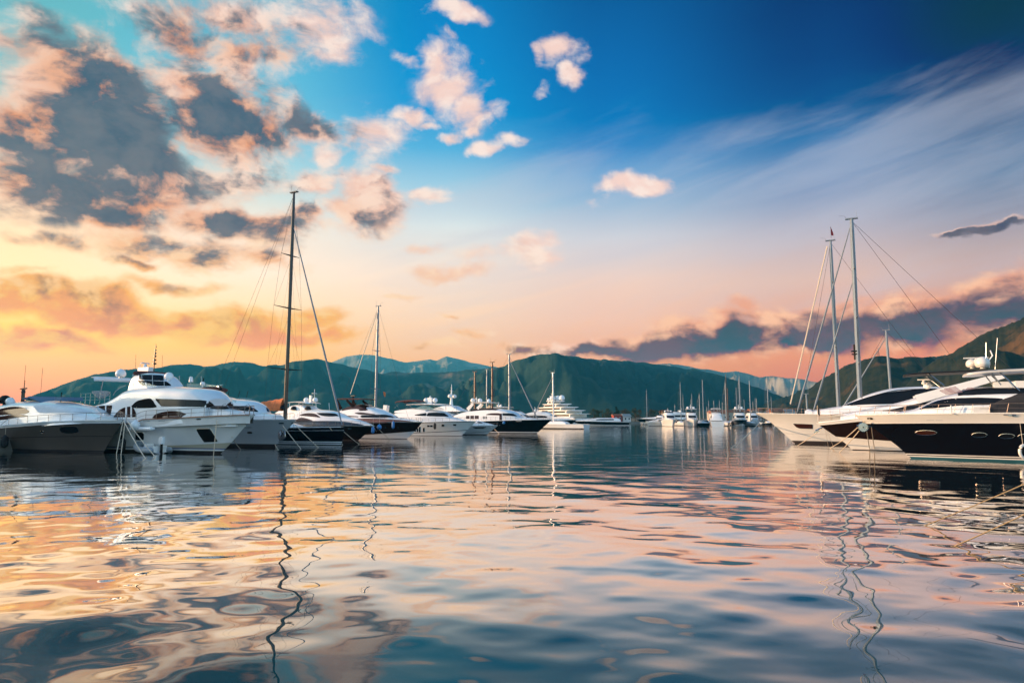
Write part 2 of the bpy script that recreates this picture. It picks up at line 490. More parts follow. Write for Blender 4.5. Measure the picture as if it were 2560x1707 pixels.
def build_water():
    rng = np.random.default_rng(11)
    nr, na = 1000, 620
    r = np.concatenate([[0.4], np.geomspace(1.5, 420.0, nr - 3), [2500.0, 30000.0]])
    a = np.radians(np.linspace(-78, 78, na))
    R, A = np.meshgrid(r, a, indexing='ij')
    Xw, Yw = R * np.sin(A), R * np.cos(A)
    Z = np.zeros_like(Xw)
    dr = np.gradient(r)[:, None]

    def waves(n, l0, l1, slope, spread, heading, warp):
        """a sum of n sine waves, wavelengths l0..l1, rms slope"""
        out = np.zeros_like(Xw)
        wx, wy = Xw, Yw
        for i in range(n):
            L = math.exp(rng.uniform(math.log(l0), math.log(l1)))
            th = heading + rng.normal(0, spread)
            k = 2 * math.pi / L
            ph = rng.uniform(0, 2 * math.pi)
            kx, ky = k * math.sin(th), k * math.cos(th)
            # wave-length dependent fade: a wave the mesh cannot carry is left to the bump
            f = np.clip(L / (dr * 3.0) - 1.0, 0, 1)
            bend = warp * np.sin(wx * 0.23 / L ** .5 + ph * 3) + warp * np.sin(wy * 0.17 / L ** .5 + ph * 5)
            out += f * math.sqrt(2.0 / n) * slope / k * np.sin(kx * wx + ky * wy + ph + bend)
        return out

    patch = 0.5 + 0.5 * np.sin(Xw * 0.045 + 1.0 + 1.2 * np.sin(Yw * 0.021)) * np.sin(Yw * 0.037 + 0.6 + 1.1 * np.sin(Xw * 0.03))
    near = smoothstep(R, 34, 10)
    calm = 0.35 + 0.65 * smoothstep(R, 9, 26)
    far = 0.36 + 0.64 * smoothstep(R, 42, 10)
    Z += waves(26, 2.2, 6.5, 0.028, 0.9, 0.3, 0.9) * (0.55 + 0.45 * patch) * far
    Z += waves(34, 0.8, 2.2, 0.024, 1.0, 0.1, 0.9) * (0.35 + 0.65 * patch) * (0.75 + 0.25 * calm) * far
    Z += waves(30, 0.3, 0.8, 0.024, 0.9, -0.1, 0.7) * (0.25 + 0.75 * patch) * (0.25 + 0.75 * smoothstep(R, 11, 24)) * far
    me = bpy.data.meshes.new('water')
    nv = nr * na
    me.vertices.add(nv)
    me.vertices.foreach_set('co', np.stack([Xw, Yw, Z], -1).astype(np.float32).ravel())
    idx = np.arange(nv).reshape(nr, na)
    q = np.stack([idx[:-1, :-1], idx[:-1, 1:], idx[1:, 1:], idx[1:, :-1]], -1).reshape(-1, 4)[:, ::-1]
    me.loops.add(q.size)
    me.loops.foreach_set('vertex_index', q.ravel().astype(np.int32))
    me.polygons.add(len(q))
    me.polygons.foreach_set('loop_start', np.arange(0, q.size, 4, dtype=np.int32))
    me.polygons.foreach_set('use_smooth', np.ones(len(q), dtype=bool))
    me.update(calc_edges=True)
    m = bpy.data.materials.new('sea water')
    m.use_nodes = True
    N = NT(m.node_tree)
    nt = m.node_tree
    nt.nodes.clear()
    geo = N.node('ShaderNodeNewGeometry')
    pos = geo.outputs['Position']
    far = N.noise(N.v('MULTIPLY', pos, (1.0, 1.6, 1.0)), 0.55, 4.0, 0.6, 0.3)
    fine = N.noise(pos, 3.2, 3.0, 0.55, 0.2)
    cd = N.v('LENGTH', pos)
    hgt = N.m('ADD', N.m('MULTIPLY', far, N.m('MULTIPLY', N.step(cd, 30.0, 130.0), 0.04)), N.m('MULTIPLY', fine, N.m('MULTIPLY', N.step(cd, 14.0, 60.0), 0.010)))
    bn = N.node('ShaderNodeBump')
    bn.inputs['Strength'].default_value = 0.55
    bn.inputs['Distance'].default_value = 1.0
    N.put(bn.inputs['Height'], hgt)
    cosv = N.v('DOT_PRODUCT', bn.outputs[0], geo.outputs['Incoming'])
    refl = N.ramp(cosv, [(0.0, (.97,) * 3 + (1,)), (0.10, (.90,) * 3 + (1,)), (0.18, (.88,) * 3 + (1,)), (0.22, (.72,) * 3 + (1,)), (0.26, (.44,) * 3 + (1,)), (0.29, (.27,) * 3 + (1,)), (0.33, (.14,) * 3 + (1,)), (0.50, (.05,) * 3 + (1,)), (1.0, (.03,) * 3 + (1,))])
    gl = N.node('ShaderNodeBsdfGlossy')
    gl.inputs['Roughness'].default_value = 0.015
    gl.inputs['Color'].default_value = (1.0, 0.955, 0.92, 1)
    N.put(gl.inputs['Normal'], bn.outputs[0])
    df = N.node('ShaderNodeBsdfDiffuse')
    df.inputs['Color'].default_value = (0.001, 0.052, 0.068, 1)
    mx = N.node('ShaderNodeMixShader')
    N.put(mx.inputs[0], refl)
    nt.links.new(df.outputs[0], mx.inputs[1])
    nt.links.new(gl.outputs[0], mx.inputs[2])
    out = N.node('ShaderNodeOutputMaterial')
    nt.links.new(mx.outputs[0], out.inputs[0])
    me.materials.append(m)
    o = bpy.data.objects.new('water', me)
    COL.objects.link(o)
    tag(o, 'rippled harbour water mirroring the sunset sky', 'water', kind='structure')
    # the part of the harbour behind and beside the camera, a little lower so the sheets never meet in one plane
    b = MB()
    b.add([(-30000, -30000, -0.35), (30000, -30000, -0.35), (30000, 30000, -0.35), (-30000, 30000, -0.35)], [(0, 1, 2, 3)])
    o2 = b.build('seabed', mat('deep water', (0.008, 0.035, 0.05), 0.1))
    tag(o2, kind='structure')


build_water()


# ------------------------------------------------------------------ mountains
def land_mat(name, c1, c2, c3, s1, s2, patch_at=0.62):
    m = bpy.data.materials.new(name)
    m.use_nodes = True
    N = NT(m.node_tree)
    b = m.node_tree.nodes['Principled BSDF']
    b.inputs['Roughness'].default_value = 0.95
    b.inputs['Specular IOR Level'].default_value = 0.1
    pos = N.node('ShaderNodeNewGeometry').outputs['Position']
    a = N.noise(pos, s1, 6.0, 0.62)
    c = N.noise(pos, s2, 5.0, 0.65)
    col = N.mix(N.step(c, 0.35, 0.65), c1, c2)
    col = N.mix(N.m('MULTIPLY', N.step(a, patch_at, patch_at + 0.12), 0.8), col, c3)
    N.put(b.inputs['Base Color'], col)
    bn = N.node('ShaderNodeBump')
    bn.inputs['Strength'].default_value = 0.6
    bn.inputs['Distance'].default_value = 0.12 / s2
    N.put(bn.inputs['Height'], c)
    N.put(b.inputs['Normal'], bn.outputs[0])
    return m


def ridge(name, D, pts, depth, material, seed, relief, label, nx=420, ny=46, spur=1.0, rough=0.0, back=0.9):
    """terrain whose skyline, seen from the harbour, runs through the listed bearings; D metres away, falling to the sea in front"""
    ang = []
    for X, Y in pts:
        d = ray(X, Y)
        ang.append((math.atan2(d.x, d.y), d.z / math.hypot(d.x, d.y)))
    ang.sort()
    aa = np.array([p[0] for p in ang])
    tt = np.array([p[1] for p in ang])
    az = np.linspace(aa[0], aa[-1], nx)
    hz = np.interp(az, aa, tt)
    rag = np.array([noise.fractal(Vector((a_ * 70.0, seed, 0.0)), 0.9, 2.0, 5) for a_ in az])
    ker = np.hanning(9)
    ker /= ker.sum()
    hz = np.convolve(np.pad(hz, 4, mode='edge'), ker, 'valid') + rag * min(0.0016, 3.2 / D)
    rows = []
    for i in range(nx):
        row = []
        sa, ca = math.sin(az[i]), math.cos(az[i])
        h0 = CAM_H + hz[i] * D
        for j in range(ny):
            t = j / (ny - 1)
            if t <= 0.72:
                s = t / 0.72                     # front slope
                dist = D - depth * (1 - s)
                base = s ** 1.15
            else:
                s = (t - 0.72) / 0.28
                dist = D + depth * back * s
                base = 1 - s ** 1.3
            x, y = sa * dist, ca * dist
            w = math.sin(math.pi * min(base, 1.0)) if t <= 0.72 else 0.0
            n = noise.fractal(Vector((x / (depth * 0.34) + seed, y / (depth * 0.55), seed * 2.3)), 1.0, 2.1, 6)
            r2 = noise.fractal(Vector((x / (depth * 0.09) + seed, y / (depth * 0.16), seed)), 0.9, 2.1, 4)
            z = h0 * base + w * relief * (n * 0.95 + r2 * 0.40 * spur)
            if rough:
                z += rough * noise.fractal(Vector((x / 9.0, y / 9.0, seed)), 0.8, 2.0, 4) * min(1, base * 2)
            z = max(z, -3.0 if base > 0.02 else -6.0)
            lim = CAM_H + hz[i] * dist * (0.985 if t < 0.7 else 1.0) + (rough * 0.6 if t > 0.6 else 0.0)
            row.append((x, y, min(z, lim)))
        rows.append(row)
    b = MB()
    b.grid(rows, flip=True)
    o = b.build(name, material, smooth=80)
    tag(o, label, 'hill', kind='structure')
    return o


k = K
forest = land_mat('forested slope', (0.012, 0.032, 0.028, 1), (0.030, 0.056, 0.044, 1), (0.30, 0.20, 0.15, 1), 0.0030, 0.014, 0.60)  # third colour paints sunlit pinkish spots into the slopes
rocky = land_mat('rocky slope', (0.16, 0.15, 0.12, 1), (0.30, 0.27, 0.22, 1), (0.42, 0.38, 0.32, 1), 0.0012, 0.006, 0.55)
scrub = land_mat('scrub slope', (0.012, 0.017, 0.010, 1), (0.030, 0.030, 0.014, 1), (0.14, 0.07, 0.025, 1), 0.010, 0.09, 0.55)
ridge('far_mountains', 5200, [(x * k, y * k) for x, y in [(700, 870), (740, 838), (770, 827), (792, 817), (830, 812), (862, 815), (900, 822), (930, 831), (960, 828), (985, 823), (1003, 827), (1026, 817), (1060, 824), (1100, 834), (1140, 842), (1200, 860), (1260, 900)]], 1300, rocky, 3.1, 170, 'pale jagged far mountains behind the harbour', back=0.3)
ridge('blue_mountains', 4000, [(x * k, y * k) for x, y in [(1440, 850), (1500, 836), (1540, 834), (1580, 840), (1610, 847), (1640, 850), (1662, 856), (1690, 853), (1720, 858), (1745, 866), (1775, 863), (1800, 866), (1830, 868), (1870, 876), (1920, 880), (2000, 890), (2100, 930)]], 1100, rocky, 7.7, 160, 'blue ridge in the gap between the hills')
ridge('hills', 2400, [(x * k, y * k) for x, y in [(-500, 930), (-200, 950), (0, 952), (40, 930), (75, 908), (130, 888), (200, 864), (260, 852), (300, 848), (360, 843), (400, 838), (440, 835), (475, 841), (510, 832), (540, 828), (575, 832), (610, 838), (650, 834), (690, 826), (722, 822), (760, 829), (800, 838), (840, 848), (880, 857), (905, 852), (940, 856), (1000, 855), (1050, 852), (1090, 848), (1125, 845), (1150, 846), (1200, 870), (1260, 910)]], 1100, forest, 1.3, 140, 'long forested hills behind the left row of yachts')
ridge('middle_mountain', 2100, [(x * k, y * k) for x, y in [(1040, 900), (1080, 866), (1115, 850), (1150, 840), (1180, 828), (1210, 819), (1240, 812), (1275, 810), (1310, 816), (1340, 822), (1375, 825), (1410, 828), (1440, 829), (1490, 833), (1520, 836), (1550, 842), (1590, 846), (1625, 853), (1660, 862), (1700, 875), (1750, 893), (1800, 912), (1850, 932), (1900, 948)]], 1050, forest, 5.2, 165, 'broad dark mountain across the middle of the bay')
ridge('wooded_hill', 1300, [(x * k, y * k) for x, y in [(1690, 948), (1740, 932), (1780, 916), (1830, 900), (1870, 883), (1900, 862), (1940, 840), (1985, 822), (2015, 815), (2050, 820), (2100, 818), (2150, 815), (2200, 812), (2300, 810), (2400, 800), (2700, 780)]], 700, scrub, 9.4, 60, 'dark wooded hill behind the right hand yachts', rough=2.2)
ridge('scrub_slope', 760, [(2190, 1030), (2230, 1000), (2261, 968), (2292, 930), (2326, 908), (2348, 894), (2378, 880), (2411, 862), (2454, 840), (2560, 791), (2700, 730), (2900, 660), (3300, 600)], 330, scrub, 12.4, 34, 'steep scrub slope rising at the right edge', rough=1.7)

# ------------------------------------------------------------------ boat paint, glass, cloth
WHITE = mat('white gelcoat', (0.86, 0.87, 0.88), 0.22, coat=0.6, vary=0.03, vscale=0.6)
CREAM = mat('cream gelcoat', (0.74, 0.72, 0.68), 0.25, coat=0.5, vary=0.03, vscale=0.6)
PALEGREY = mat('light grey paint', (0.50, 0.53, 0.55), 0.25, coat=0.5, vary=0.03, vscale=0.5)  # pale grey is the paint's own colour
PEWTER = mat('pewter metallic paint', (0.105, 0.080, 0.064), 0.3, metal=0.15, coat=0.15, vary=0.06, vscale=0.5)
NAVY = mat('navy black paint', (0.004, 0.004, 0.007), 0.15, ior=1.25)
UMBER = mat('brown black paint', (0.014, 0.006, 0.005), 0.15, ior=1.3)
BLACK = mat('black paint', (0.006, 0.006, 0.007), 0.5, ior=1.3)
BOOT = mat('dark antifouling', (0.02, 0.012, 0.012), 0.6)
TEALBOOT = mat('teal antifouling', (0.02, 0.10, 0.13), 0.5)
BLUELINE = mat('blue waterline', (0.02, 0.08, 0.25), 0.3)
BUFF = mat('buff bottom paint', (0.50, 0.46, 0.36), 0.35)
GLASS = mat('smoked glass', (0.006, 0.006, 0.008), 0.06, ior=1.3)
AMBER = mat('bronze glass', (0.040, 0.012, 0.007), 0.06, ior=1.35)
CLEAR = mat('tinted perspex', (0.25, 0.42, 0.45), 0.03, alpha=0.45)
STEEL = mat('polished steel', (0.40, 0.40, 0.41), 0.22, metal=1.0)
ALU = mat('silver spar', (0.20, 0.25, 0.30), 0.4, metal=0.2)
RAIL = mat('weathered rail', (0.20, 0.15, 0.13), 0.35, metal=0.4)
CARBON = mat('carbon spar', (0.018, 0.014, 0.014), 0.3, coat=0.3)
BROWNSPAR = mat('brown spar', (0.10, 0.03, 0.018), 0.4)
TEAK = mat('teak', (0.30, 0.16, 0.08), 0.55, vary=0.2, vscale=6)
VARNISH = mat('varnished rail', (0.22, 0.07, 0.03), 0.25, coat=0.5)
DECK = mat('deck paint', (0.66, 0.65, 0.62), 0.6, vary=0.05, vscale=2)
ORANGE = mat('orange canvas', (0.62, 0.17, 0.05), 0.8, vary=0.15, vscale=2, bump=0.4, bscale=3)
BROWNCLOTH = mat('brown canvas', (0.11, 0.035, 0.030), 0.8, vary=0.15, vscale=2, bump=0.4, bscale=3)
DARKCLOTH = mat('charcoal canvas', (0.02, 0.02, 0.025), 0.8, bump=0.3, bscale=4)
BLUECLOTH = mat('slate blue canvas', (0.09, 0.17, 0.27), 0.8, bump=0.3, bscale=4)
WHITECLOTH = mat('white cover cloth', (0.66, 0.70, 0.74), 0.7, vary=0.06, vscale=2, bump=0.5, bscale=1.6)
RUBBER = mat('grey hypalon', (0.30, 0.34, 0.38), 0.45)
BLUEFEND = mat('blue fender vinyl', (0.03, 0.20, 0.50), 0.4)
BLACKFEND = mat('black fender cloth', (0.01, 0.01, 0.012), 0.8)
ROPE = mat('mooring rope', (0.72, 0.60, 0.46), 0.9)
WIRE = mat('rigging wire', (0.05, 0.045, 0.045), 0.35, metal=0.4)
FURL = mat('furled sail cover', (0.20, 0.24, 0.28), 0.7)
RED = mat('red cloth', (0.45, 0.03, 0.03), 0.8)


def interp(pts, x):
    if x <= pts[0][0]:
        return pts[0][1]
    for (a, va), (b, vb) in zip(pts, pts[1:]):
        if x <= b:
            t = (x - a) / (b - a) if b > a else 0
            return va + (vb - va) * t
    return pts[-1][1]


def smooth(pts, n=4):
    """resample a polyline of (x, y) with Catmull-Rom"""
    if len(pts) < 3:
        return pts
    out = []
    P = [pts[0]] + list(pts) + [pts[-1]]
    for i in range(1, len(P) - 2):
        for k in range(n):
            t = k / n
            p0, p1, p2, p3 = P[i - 1], P[i], P[i + 1], P[i + 2]
            out.append(tuple(0.5 * ((2 * p1[c]) + (-p0[c] + p2[c]) * t + (2 * p0[c] - 5 * p1[c] + 4 * p2[c] - p3[c]) * t * t + (-p0[c] + 3 * p1[c] - 3 * p2[c] + p3[c]) * t ** 3) for c in range(len(p1))))
    out.append(tuple(pts[-1]))
    return out


class Crop:
    """notes were taken on enlarged views of the photograph; this turns them back into photo pixels"""
    def __init__(self, x0, y0, s):
        self.x0, self.y0, self.s = x0, y0, s

    def __call__(self, p):
        return (self.x0 + p[0] * self.s, self.y0 + p[1] * self.s)


C0 = Crop(0, 0, K)
C1 = Crop(0, 840, 0.21683)
C2 = Crop(180, 840, 0.24660)
C3 = Crop(560, 940, 0.21259)
C4 = Crop(900, 920, 0.21259)
C5 = Crop(1300, 880, 0.17007)
C6 = Crop(1600, 920, 0.17007)
C7 = Crop(1860, 840, 0.21687)
C8 = Crop(2140, 840, 0.21683)
C9 = Crop(680, 1000, 0.09565)
C10 = Crop(820, 960, 0.10204)
CM = Crop(600, 440, 0.3953)
CR = Crop(1940, 520, 0.3443)


class Boat:
    def __init__(self, name, label, cat, foot, heading, crop, group=None):
        self.crop = crop
        p = ground(*crop(foot)) if not isinstance(foot, Vector) else foot
        self.root = empty(name, p, rad(heading))
        tag(self.root, label, cat, group)
        self.M = Matrix.Translation(p) @ Matrix.Rotation(rad(heading), 4, 'Z')
        self.Mi = self.M.inverted()
        self.surf = []                      # local-space surfaces that windows are laid on
        self.side = -1.0 if math.cos(rad(heading)) > 0 else 1.0     # which side faces the harbour mouth

    # -- photo pixel to boat coordinates
    def lray(self, p, crop=None):
        X, Y = (crop or self.crop)(p)
        o = self.Mi @ Vector((0, 0, CAM_H))
        d = (self.Mi.to_3x3() @ ray(X, Y)).normalized()
        return o, d

    def at(self, p, y=0.0, crop=None):
        """point on the fore-and-aft plane y (y counted towards the visible side)"""
        o, d = self.lray(p, crop)
        yy = y * self.side
        t = (yy - o.y) / d.y
        q = o + d * t
        return (q.x, q.z)

    def line(self, pts, y=0.0, crop=None, k=None):
        # seen from the bow quarter the outline passes from the near side aft over to the far side forward
        if k is None:
            k = 0.85 if self.side < 0 else 0.0
        xs = [p[0] for p in pts]
        a, w = min(xs), max(1e-6, max(xs) - min(xs))
        return sorted(self.at(p[:2], (p[2] if len(p) > 2 else y) * (1 - k * ((p[0] - a) / w) ** 1.3), crop) for p in pts)

    def linet(self, pts, y=0.0, crop=None):
        return self.line(pts, y, crop, 1.75 if self.side < 0 else 0.0)

    # -- hull
    def hull(self, L, B, tip, sheer, bands, mats, stem=None, rake_end=0.0, n_u=44, fine=1.0, full=2.6, flare=1.4, wl=0.86, u0=0.30, name='hull', bow_round=0.0, stern_w=0.93):
        xt, zt = tip
        self.L, self.B, self.xt, self.zt = L, B, xt, zt
        st = stem or [(-0.25 * xt, -0.9), (0.0, 0.0), (xt, zt)]
        st = sorted([(z, x) for x, z in st])
        st = smooth(st, 5)
        xs = xt - L
        self.sheer = lambda u: interp(sheer, 1 - u)         # sheer: (fraction aft of the bow, height)

        def g(u, a, n, m):
            s = max(0.0, (u - a) / (1 - a))
            body = (max(0.0, 1 - s ** n)) ** m
            s2 = max(0.0, (0.35 - u) / 0.35)
            return max(body, bow_round * (1 - s ** 30)) * (1 - (1 - stern_w) * s2 ** 1.5)

        def w(u, v):
            d = g(u, u0, full, 0.78)
            wlw = wl * g(u, u0 - 0.14, 1.75 * fine, 1.0)
            if v < 0:
                return B / 2 * wlw * (1 + v * 0.75)
            return B / 2 * (wlw + (d - wlw) * v ** (1 / flare) if flare < 1 else wlw + (d - wlw) * (0.45 * v + 0.55 * v ** flare))

        self.w = w

        def pt(u, z, sgn=1):
            sh = self.sheer(u)
            v = z / sh if z > 0 else z / 0.9
            zb = v * zt if v > 0 else z
            xb = interp(st, zb)
            x0 = xs + rake_end * max(0, v)
            x = x0 + (xb - x0) * u
            return (x, sgn * w(u, v), z)
        self.pt = pt

        def zof(spec, u):
            sh = self.sheer(u)
            if isinstance(spec, tuple):
                if spec[0] == 'f':
                    return spec[1] * sh
                return spec[0] + (spec[1] - spec[0]) * u ** 3
            return min(spec, sh)
        us = [1 - (1 - i / n_u) ** 1.6 for i in range(n_u + 1)]
        us = [0.5 * (i / n_u) + 0.5 * q for i, q in enumerate(us)]
        b = MB()
        for z0, z1, mi, k in bands:
            for sgn in (1, -1):
                rows = [[pt(u, zof(z0, u) + (zof(z1, u) - zof(z0, u)) * j / k, sgn) for j in range(k + 1)] for u in us]
                b.grid(rows, mi, flip=(sgn < 0))
        # transom
        zs = [-0.9 + (self.sheer(0) + 0.9) * j / 8 for j in range(9)]
        b.grid([[pt(0, z, 1) for z in zs], [pt(0, z, -1) for z in zs]], max((q for q in bands if q[0] != -.9), key=lambda q: q[3])[2])
        o = b.build(name, mats, self.root)
        self.hull_o = o
        self.surf.append(BVHTree.FromPolygons([Vector(p) for p in b.v], b.f))
        self.us = us
        return o

    def uof(self, x, z=None):
        """fraction along the deck of a station x"""
        xs = self.xt - self.L
        return min(1.0, max(0.0, (x - xs) / self.L))

    def deck(self, drop=0.25, material=None, cap=None, capw=0.10, u1=0.992):
        b, c = MB(), MB()
        us = [u for u in self.us if u <= u1]
        for sgn in (1, -1):
            inner, edge, mid = [], [], []
            for u in us:
                x, y, z = self.pt(u, self.sheer(u))
                e = max(0.02, y - capw)
                edge.append((x, sgn * y * 1.004, z + 0.004, sgn * e))
                mid.append((x, sgn * e, max(0.05, z - drop)))
                inner.append((x, 0, max(0.05, z - drop) + 0.03 * y))
            b.grid([[(p[0], p[3], p[2] - 0.04), m, i] for p, m, i in zip(edge, mid, inner)], flip=sgn > 0)
            c.grid([[(x, y + sgn * 0.02, z - 0.05), (x, y + sgn * 0.02, z + 0.03), (x, e, z + 0.03), (x, e, z - 0.05)] for x, y, z, e in edge])
        b.build('deck', material or DECK, self.root)
        c.build('cap_rail', cap or WHITE, self.root)

    def rub_rail(self, spec, r=0.05, material=None, u0=0.0, u1=1.0, name='rub_rail'):
        b = MB()
        for sgn in (1, -1):
            p = []
            for u in self.us:
                if u0 <= u <= u1:
                    z = spec * self.sheer(u) if spec <= 1.0 else spec - 1.0
                    x, y, z = self.pt(u, z)
                    p.append((x, sgn * (y + r * 0.3), z))
            b.tube(p, r, 6)
        b.build(name, material or STEEL, self.root)

    def rail(self, u0, u1, h=0.75, n=9, r=0.018, mid=True, material=None, join=True, lean=0.0, base=0.0):
        b = MB()
        tops = []
        for sgn in (1, -1):
            top, m_ = [], []
            for i in range(n * 2 + 1):
                u = u0 + (u1 - u0) * i / (n * 2)
                x, y, z = self.pt(u, self.sheer(u))
                y = max(0.12, y - 0.1)
                hh = h * (min(1.0, i / 2.0) if u0 > 0.05 else 1.0)
                q = (x + lean * hh, sgn * y, z + base + hh)
                top.append(q)
                m_.append((x + lean * hh / 2, sgn * y, z + base + hh * 0.5))
                if i % 2 == 0:
                    b.tube([(x, sgn * y, z + base - 0.03), q], r * 0.9, 5)
            b.tube(top, r, 5)
            if mid:
                b.tube(m_, r * 0.6, 4)
            tops.append(top[-1])
        if join and u1 > 0.93:
            a, c = tops
            b.tube([a, ((a[0] + c[0]) / 2 + 0.25, 0, a[2] + 0.02), c], r, 5)
        return b.build('railing', material or RAIL, self.root)

    # -- superstructure: a lofted block whose side profile is given
    def tier(self, name, material, top, bot, W, plan=None, tumble=0.18, rnd=0.35, crown=0.04, p=2.6, n=30, parent=None, end_cap=True, surf=True):
        """top, bot: (x, z) lists or constant; W: half width; plan: (x, factor)"""
        top = sorted(top)
        xs0, xs1 = top[0][0], top[-1][0]
        tp = smooth(top, 5)
        tp = sorted(tp)
        rows = []
        for i in range(n + 1):
            t = i / n
            t = 0.5 - 0.5 * math.cos(math.pi * t) if n > 12 else t
            x = xs0 + (xs1 - xs0) * t
            zt = interp(tp, x)
            zb = bot if not isinstance(bot, (list, tuple)) else interp(sorted(bot), x)
            zt = max(zt, zb + 0.01)
            wb = W * (interp(sorted(plan), x) if plan else 1.0)
            H = zt - zb
            wt = max(wb * 0.25, wb - tumble * H)
            rh = min(rnd, H * 0.85)
            sec = [(wb, zb)]
            for a in range(1, 4):
                s = a / 4
                sec.append((wb + (wt - wb) * s * (H - rh) / H, zb + (H - rh) * s))
            w1 = wb + (wt - wb) * (H - rh) / H
            for a in range(9):
                ph = math.pi / 2 * a / 8
                sec.append((w1 * math.cos(ph) ** (2 / p) if a < 8 else 0.0, zt - rh + rh * math.sin(ph) ** (2 / p) + crown * wb * (1 - (math.cos(ph) ** (2 / p)) ** 2) * (H > 0.2)))
            row = [(x, y, z) for y, z in sec] + [(x, -y, z) for y, z in sec[-2::-1]]
            rows.append(row)
        b = MB()
        b.grid(rows)
        if end_cap:
            b.add(rows[0], [tuple(range(len(rows[0])))])
            b.add(rows[-1], [tuple(range(len(rows[-1])))[::-1]])
        o = b.build(name, material, parent or self.root, smooth=40)
        if surf:
            self.surf.append(BVHTree.FromPolygons([Vector(q) for q in b.v], b.f))
        return o

    # -- a pane or panel that lies on the surfaces built so far
    def pane(self, name, material, cols, crop=None, off=0.02, both=True, n=14, m=5, parent=None, frame=None, fr=0.05, label=None, surfs=None, curve=True):
        """cols: (X, Ytop, Ybottom) in the boat's own view, left to right"""
        cols = sorted(cols)
        cs = smooth(cols, 4) if curve and len(cols) > 2 else cols
        tops = [(c[0], c[1]) for c in cs]
        bots = [(c[0], c[2]) for c in cs]
        x0, x1 = cs[0][0], cs[-1][0]
        pts = []
        for i in range(n + 1):
            X = x0 + (x1 - x0) * i / n
            a, b_ = interp(tops, X), interp(bots, X)
            row = []
            for j in range(m + 1):
                o, d = self.lray((X, a + (b_ - a) * j / m), crop)
                best = None
                for s in (surfs or self.surf):
                    h = s.ray_cast(o, d)
                    if h[0] is not None and (best is None or h[3] < best[3]):
                        best = h
                if best is None:
                    row.append(None)
                    continue
                nrm = best[1]
                if nrm.dot(d) > 0:
                    nrm = -nrm
                row.append(best[0] + nrm * off)
            pts.append(row)
        good = [r for r in pts if all(q is not None for q in r)]
        if len(good) < 2:
            print('PANE missed', self.root.name, name, cols)
            return None
        # break where the ray slipped to another surface
        runs, cur = [], [good[0]]
        for r in good[1:]:
            if max((r[j] - cur[-1][j]).length for j in range(m + 1)) > 2.5:
                runs.append(cur)
                cur = []
            cur.append(r)
        runs.append(cur)
        good = max(runs, key=len)
        if len(good) < 2:
            return None
        first = None
        crosses = min(q.y for r in good for q in r) < -0.05 and max(q.y for r in good for q in r) > 0.05
        for sgn in ((1, -1) if both and not crosses else (1,)):
            b = MB()
            g = [[(q.x, q.y * sgn, q.z) for q in r] for r in good]
            b.grid(g)
            cy = 0
            ring = g[0] + [r[-1] for r in g[1:]] + g[-1][-2::-1] + [r[0] for r in g[-2:0:-1]]
            inn = []
            for q in ring:
                y = q[1]
                inn.append((q[0], y - math.copysign(off * 1.6, y), q[2]))
            b.grid([[p_, q_] for p_, q_ in zip(ring, inn)], close_u=True)
            ob = b.build(name, material, parent or self.root, label=label)
            if frame:
                f = MB()
                f.tube(ring + [ring[0]], fr, 5, cap=False)
                f.build('frame', frame, ob)
            first = first or ob
        return first

    # -- small fittings, all in boat coordinates
    def radome(self, x, y, z, r, material=None, stand=0.25, parent=None):
        b = MB()
        b.lathe([(0, -r * 0.62), (r * 0.72, -r * 0.6), (r * 0.97, -r * 0.3)] + dome(r, 1.0), (x, y, z + stand + r * 0.62), 16)
        o = b.build('radome', material or WHITE, parent or self.root)
        if stand > 0:
            s = MB()
            s.lathe([(r * 0.5, 0), (r * 0.32, 0.05), (r * 0.3, stand + 0.02)], (x, y, z), 10)
            s.build('pedestal', material or WHITE, o)
        return o

    def radar(self, x, y, z, length=1.3, material=None, ang=0.6):
        m_ = material or WHITE
        b = MB()
        b.box((x, y, z + 0.42), (0.13, length, 0.11), ang)
        o = b.build('radar_scanner', m_, self.root)
        s = MB()
        s.lathe([(0.16, 0), (0.2, 0.12), (0.13, 0.26), (0.06, 0.38)], (x, y, z), 10)
        s.build('pedestal', m_, o)
        return o

    def pole(self, name, pts, r, material, n=6):
        b = MB()
        b.tube(pts, r, n)
        return b.build(name, material, self.root)

    def top(self, name, material, pts, W, thick=0.12, droop=0.05, plan=None, crop=None, y=None, camber=0.06):
        """a hard top or canvas canopy: thin cambered slab, side line given in the view"""
        ln = sorted(pts)
        tp = sorted(smooth(ln, 4)) if len(ln) > 2 else ln
        up, dn = [], []
        N = 16
        for i in range(N + 1):
            t = 0.5 - 0.5 * math.cos(math.pi * i / N)
            x = tp[0][0] + (tp[-1][0] - tp[0][0]) * t
            z = interp(tp, x)
            e = min(i, N - i) / 3.0
            ww = W * (0.72 + 0.28 * min(1.0, e) ** 0.6) * (interp(sorted(plan), x) if plan else 1.0)
            th = thick * (0.45 + 0.55 * min(1, e))
            r1, r2 = [], []
            for j in range(-6, 7):
                s = j / 6
                zz = z + camber * W * (1 - s * s) - (droop if abs(s) > 0.99 else 0)
                r1.append((x, ww * s, zz))
                r2.append((x, ww * s * 0.985, zz - th * (1 - 0.6 * abs(s) ** 4)))
            up.append(r1)
            dn.append(r2)
        b = MB()
        b.grid(up)
        b.grid(dn, flip=True)
        edge_u = [r[0] for r in up] + up[-1][1:] + [r[-1] for r in up[-2::-1]] + up[0][-2:0:-1]
        edge_d = [r[0] for r in dn] + dn[-1][1:] + [r[-1] for r in dn[-2::-1]] + dn[0][-2:0:-1]
        b.grid([[a, c] for a, c in zip(edge_u, edge_d)], close_u=True)
        return b.build(name, material, self.root, smooth=50)

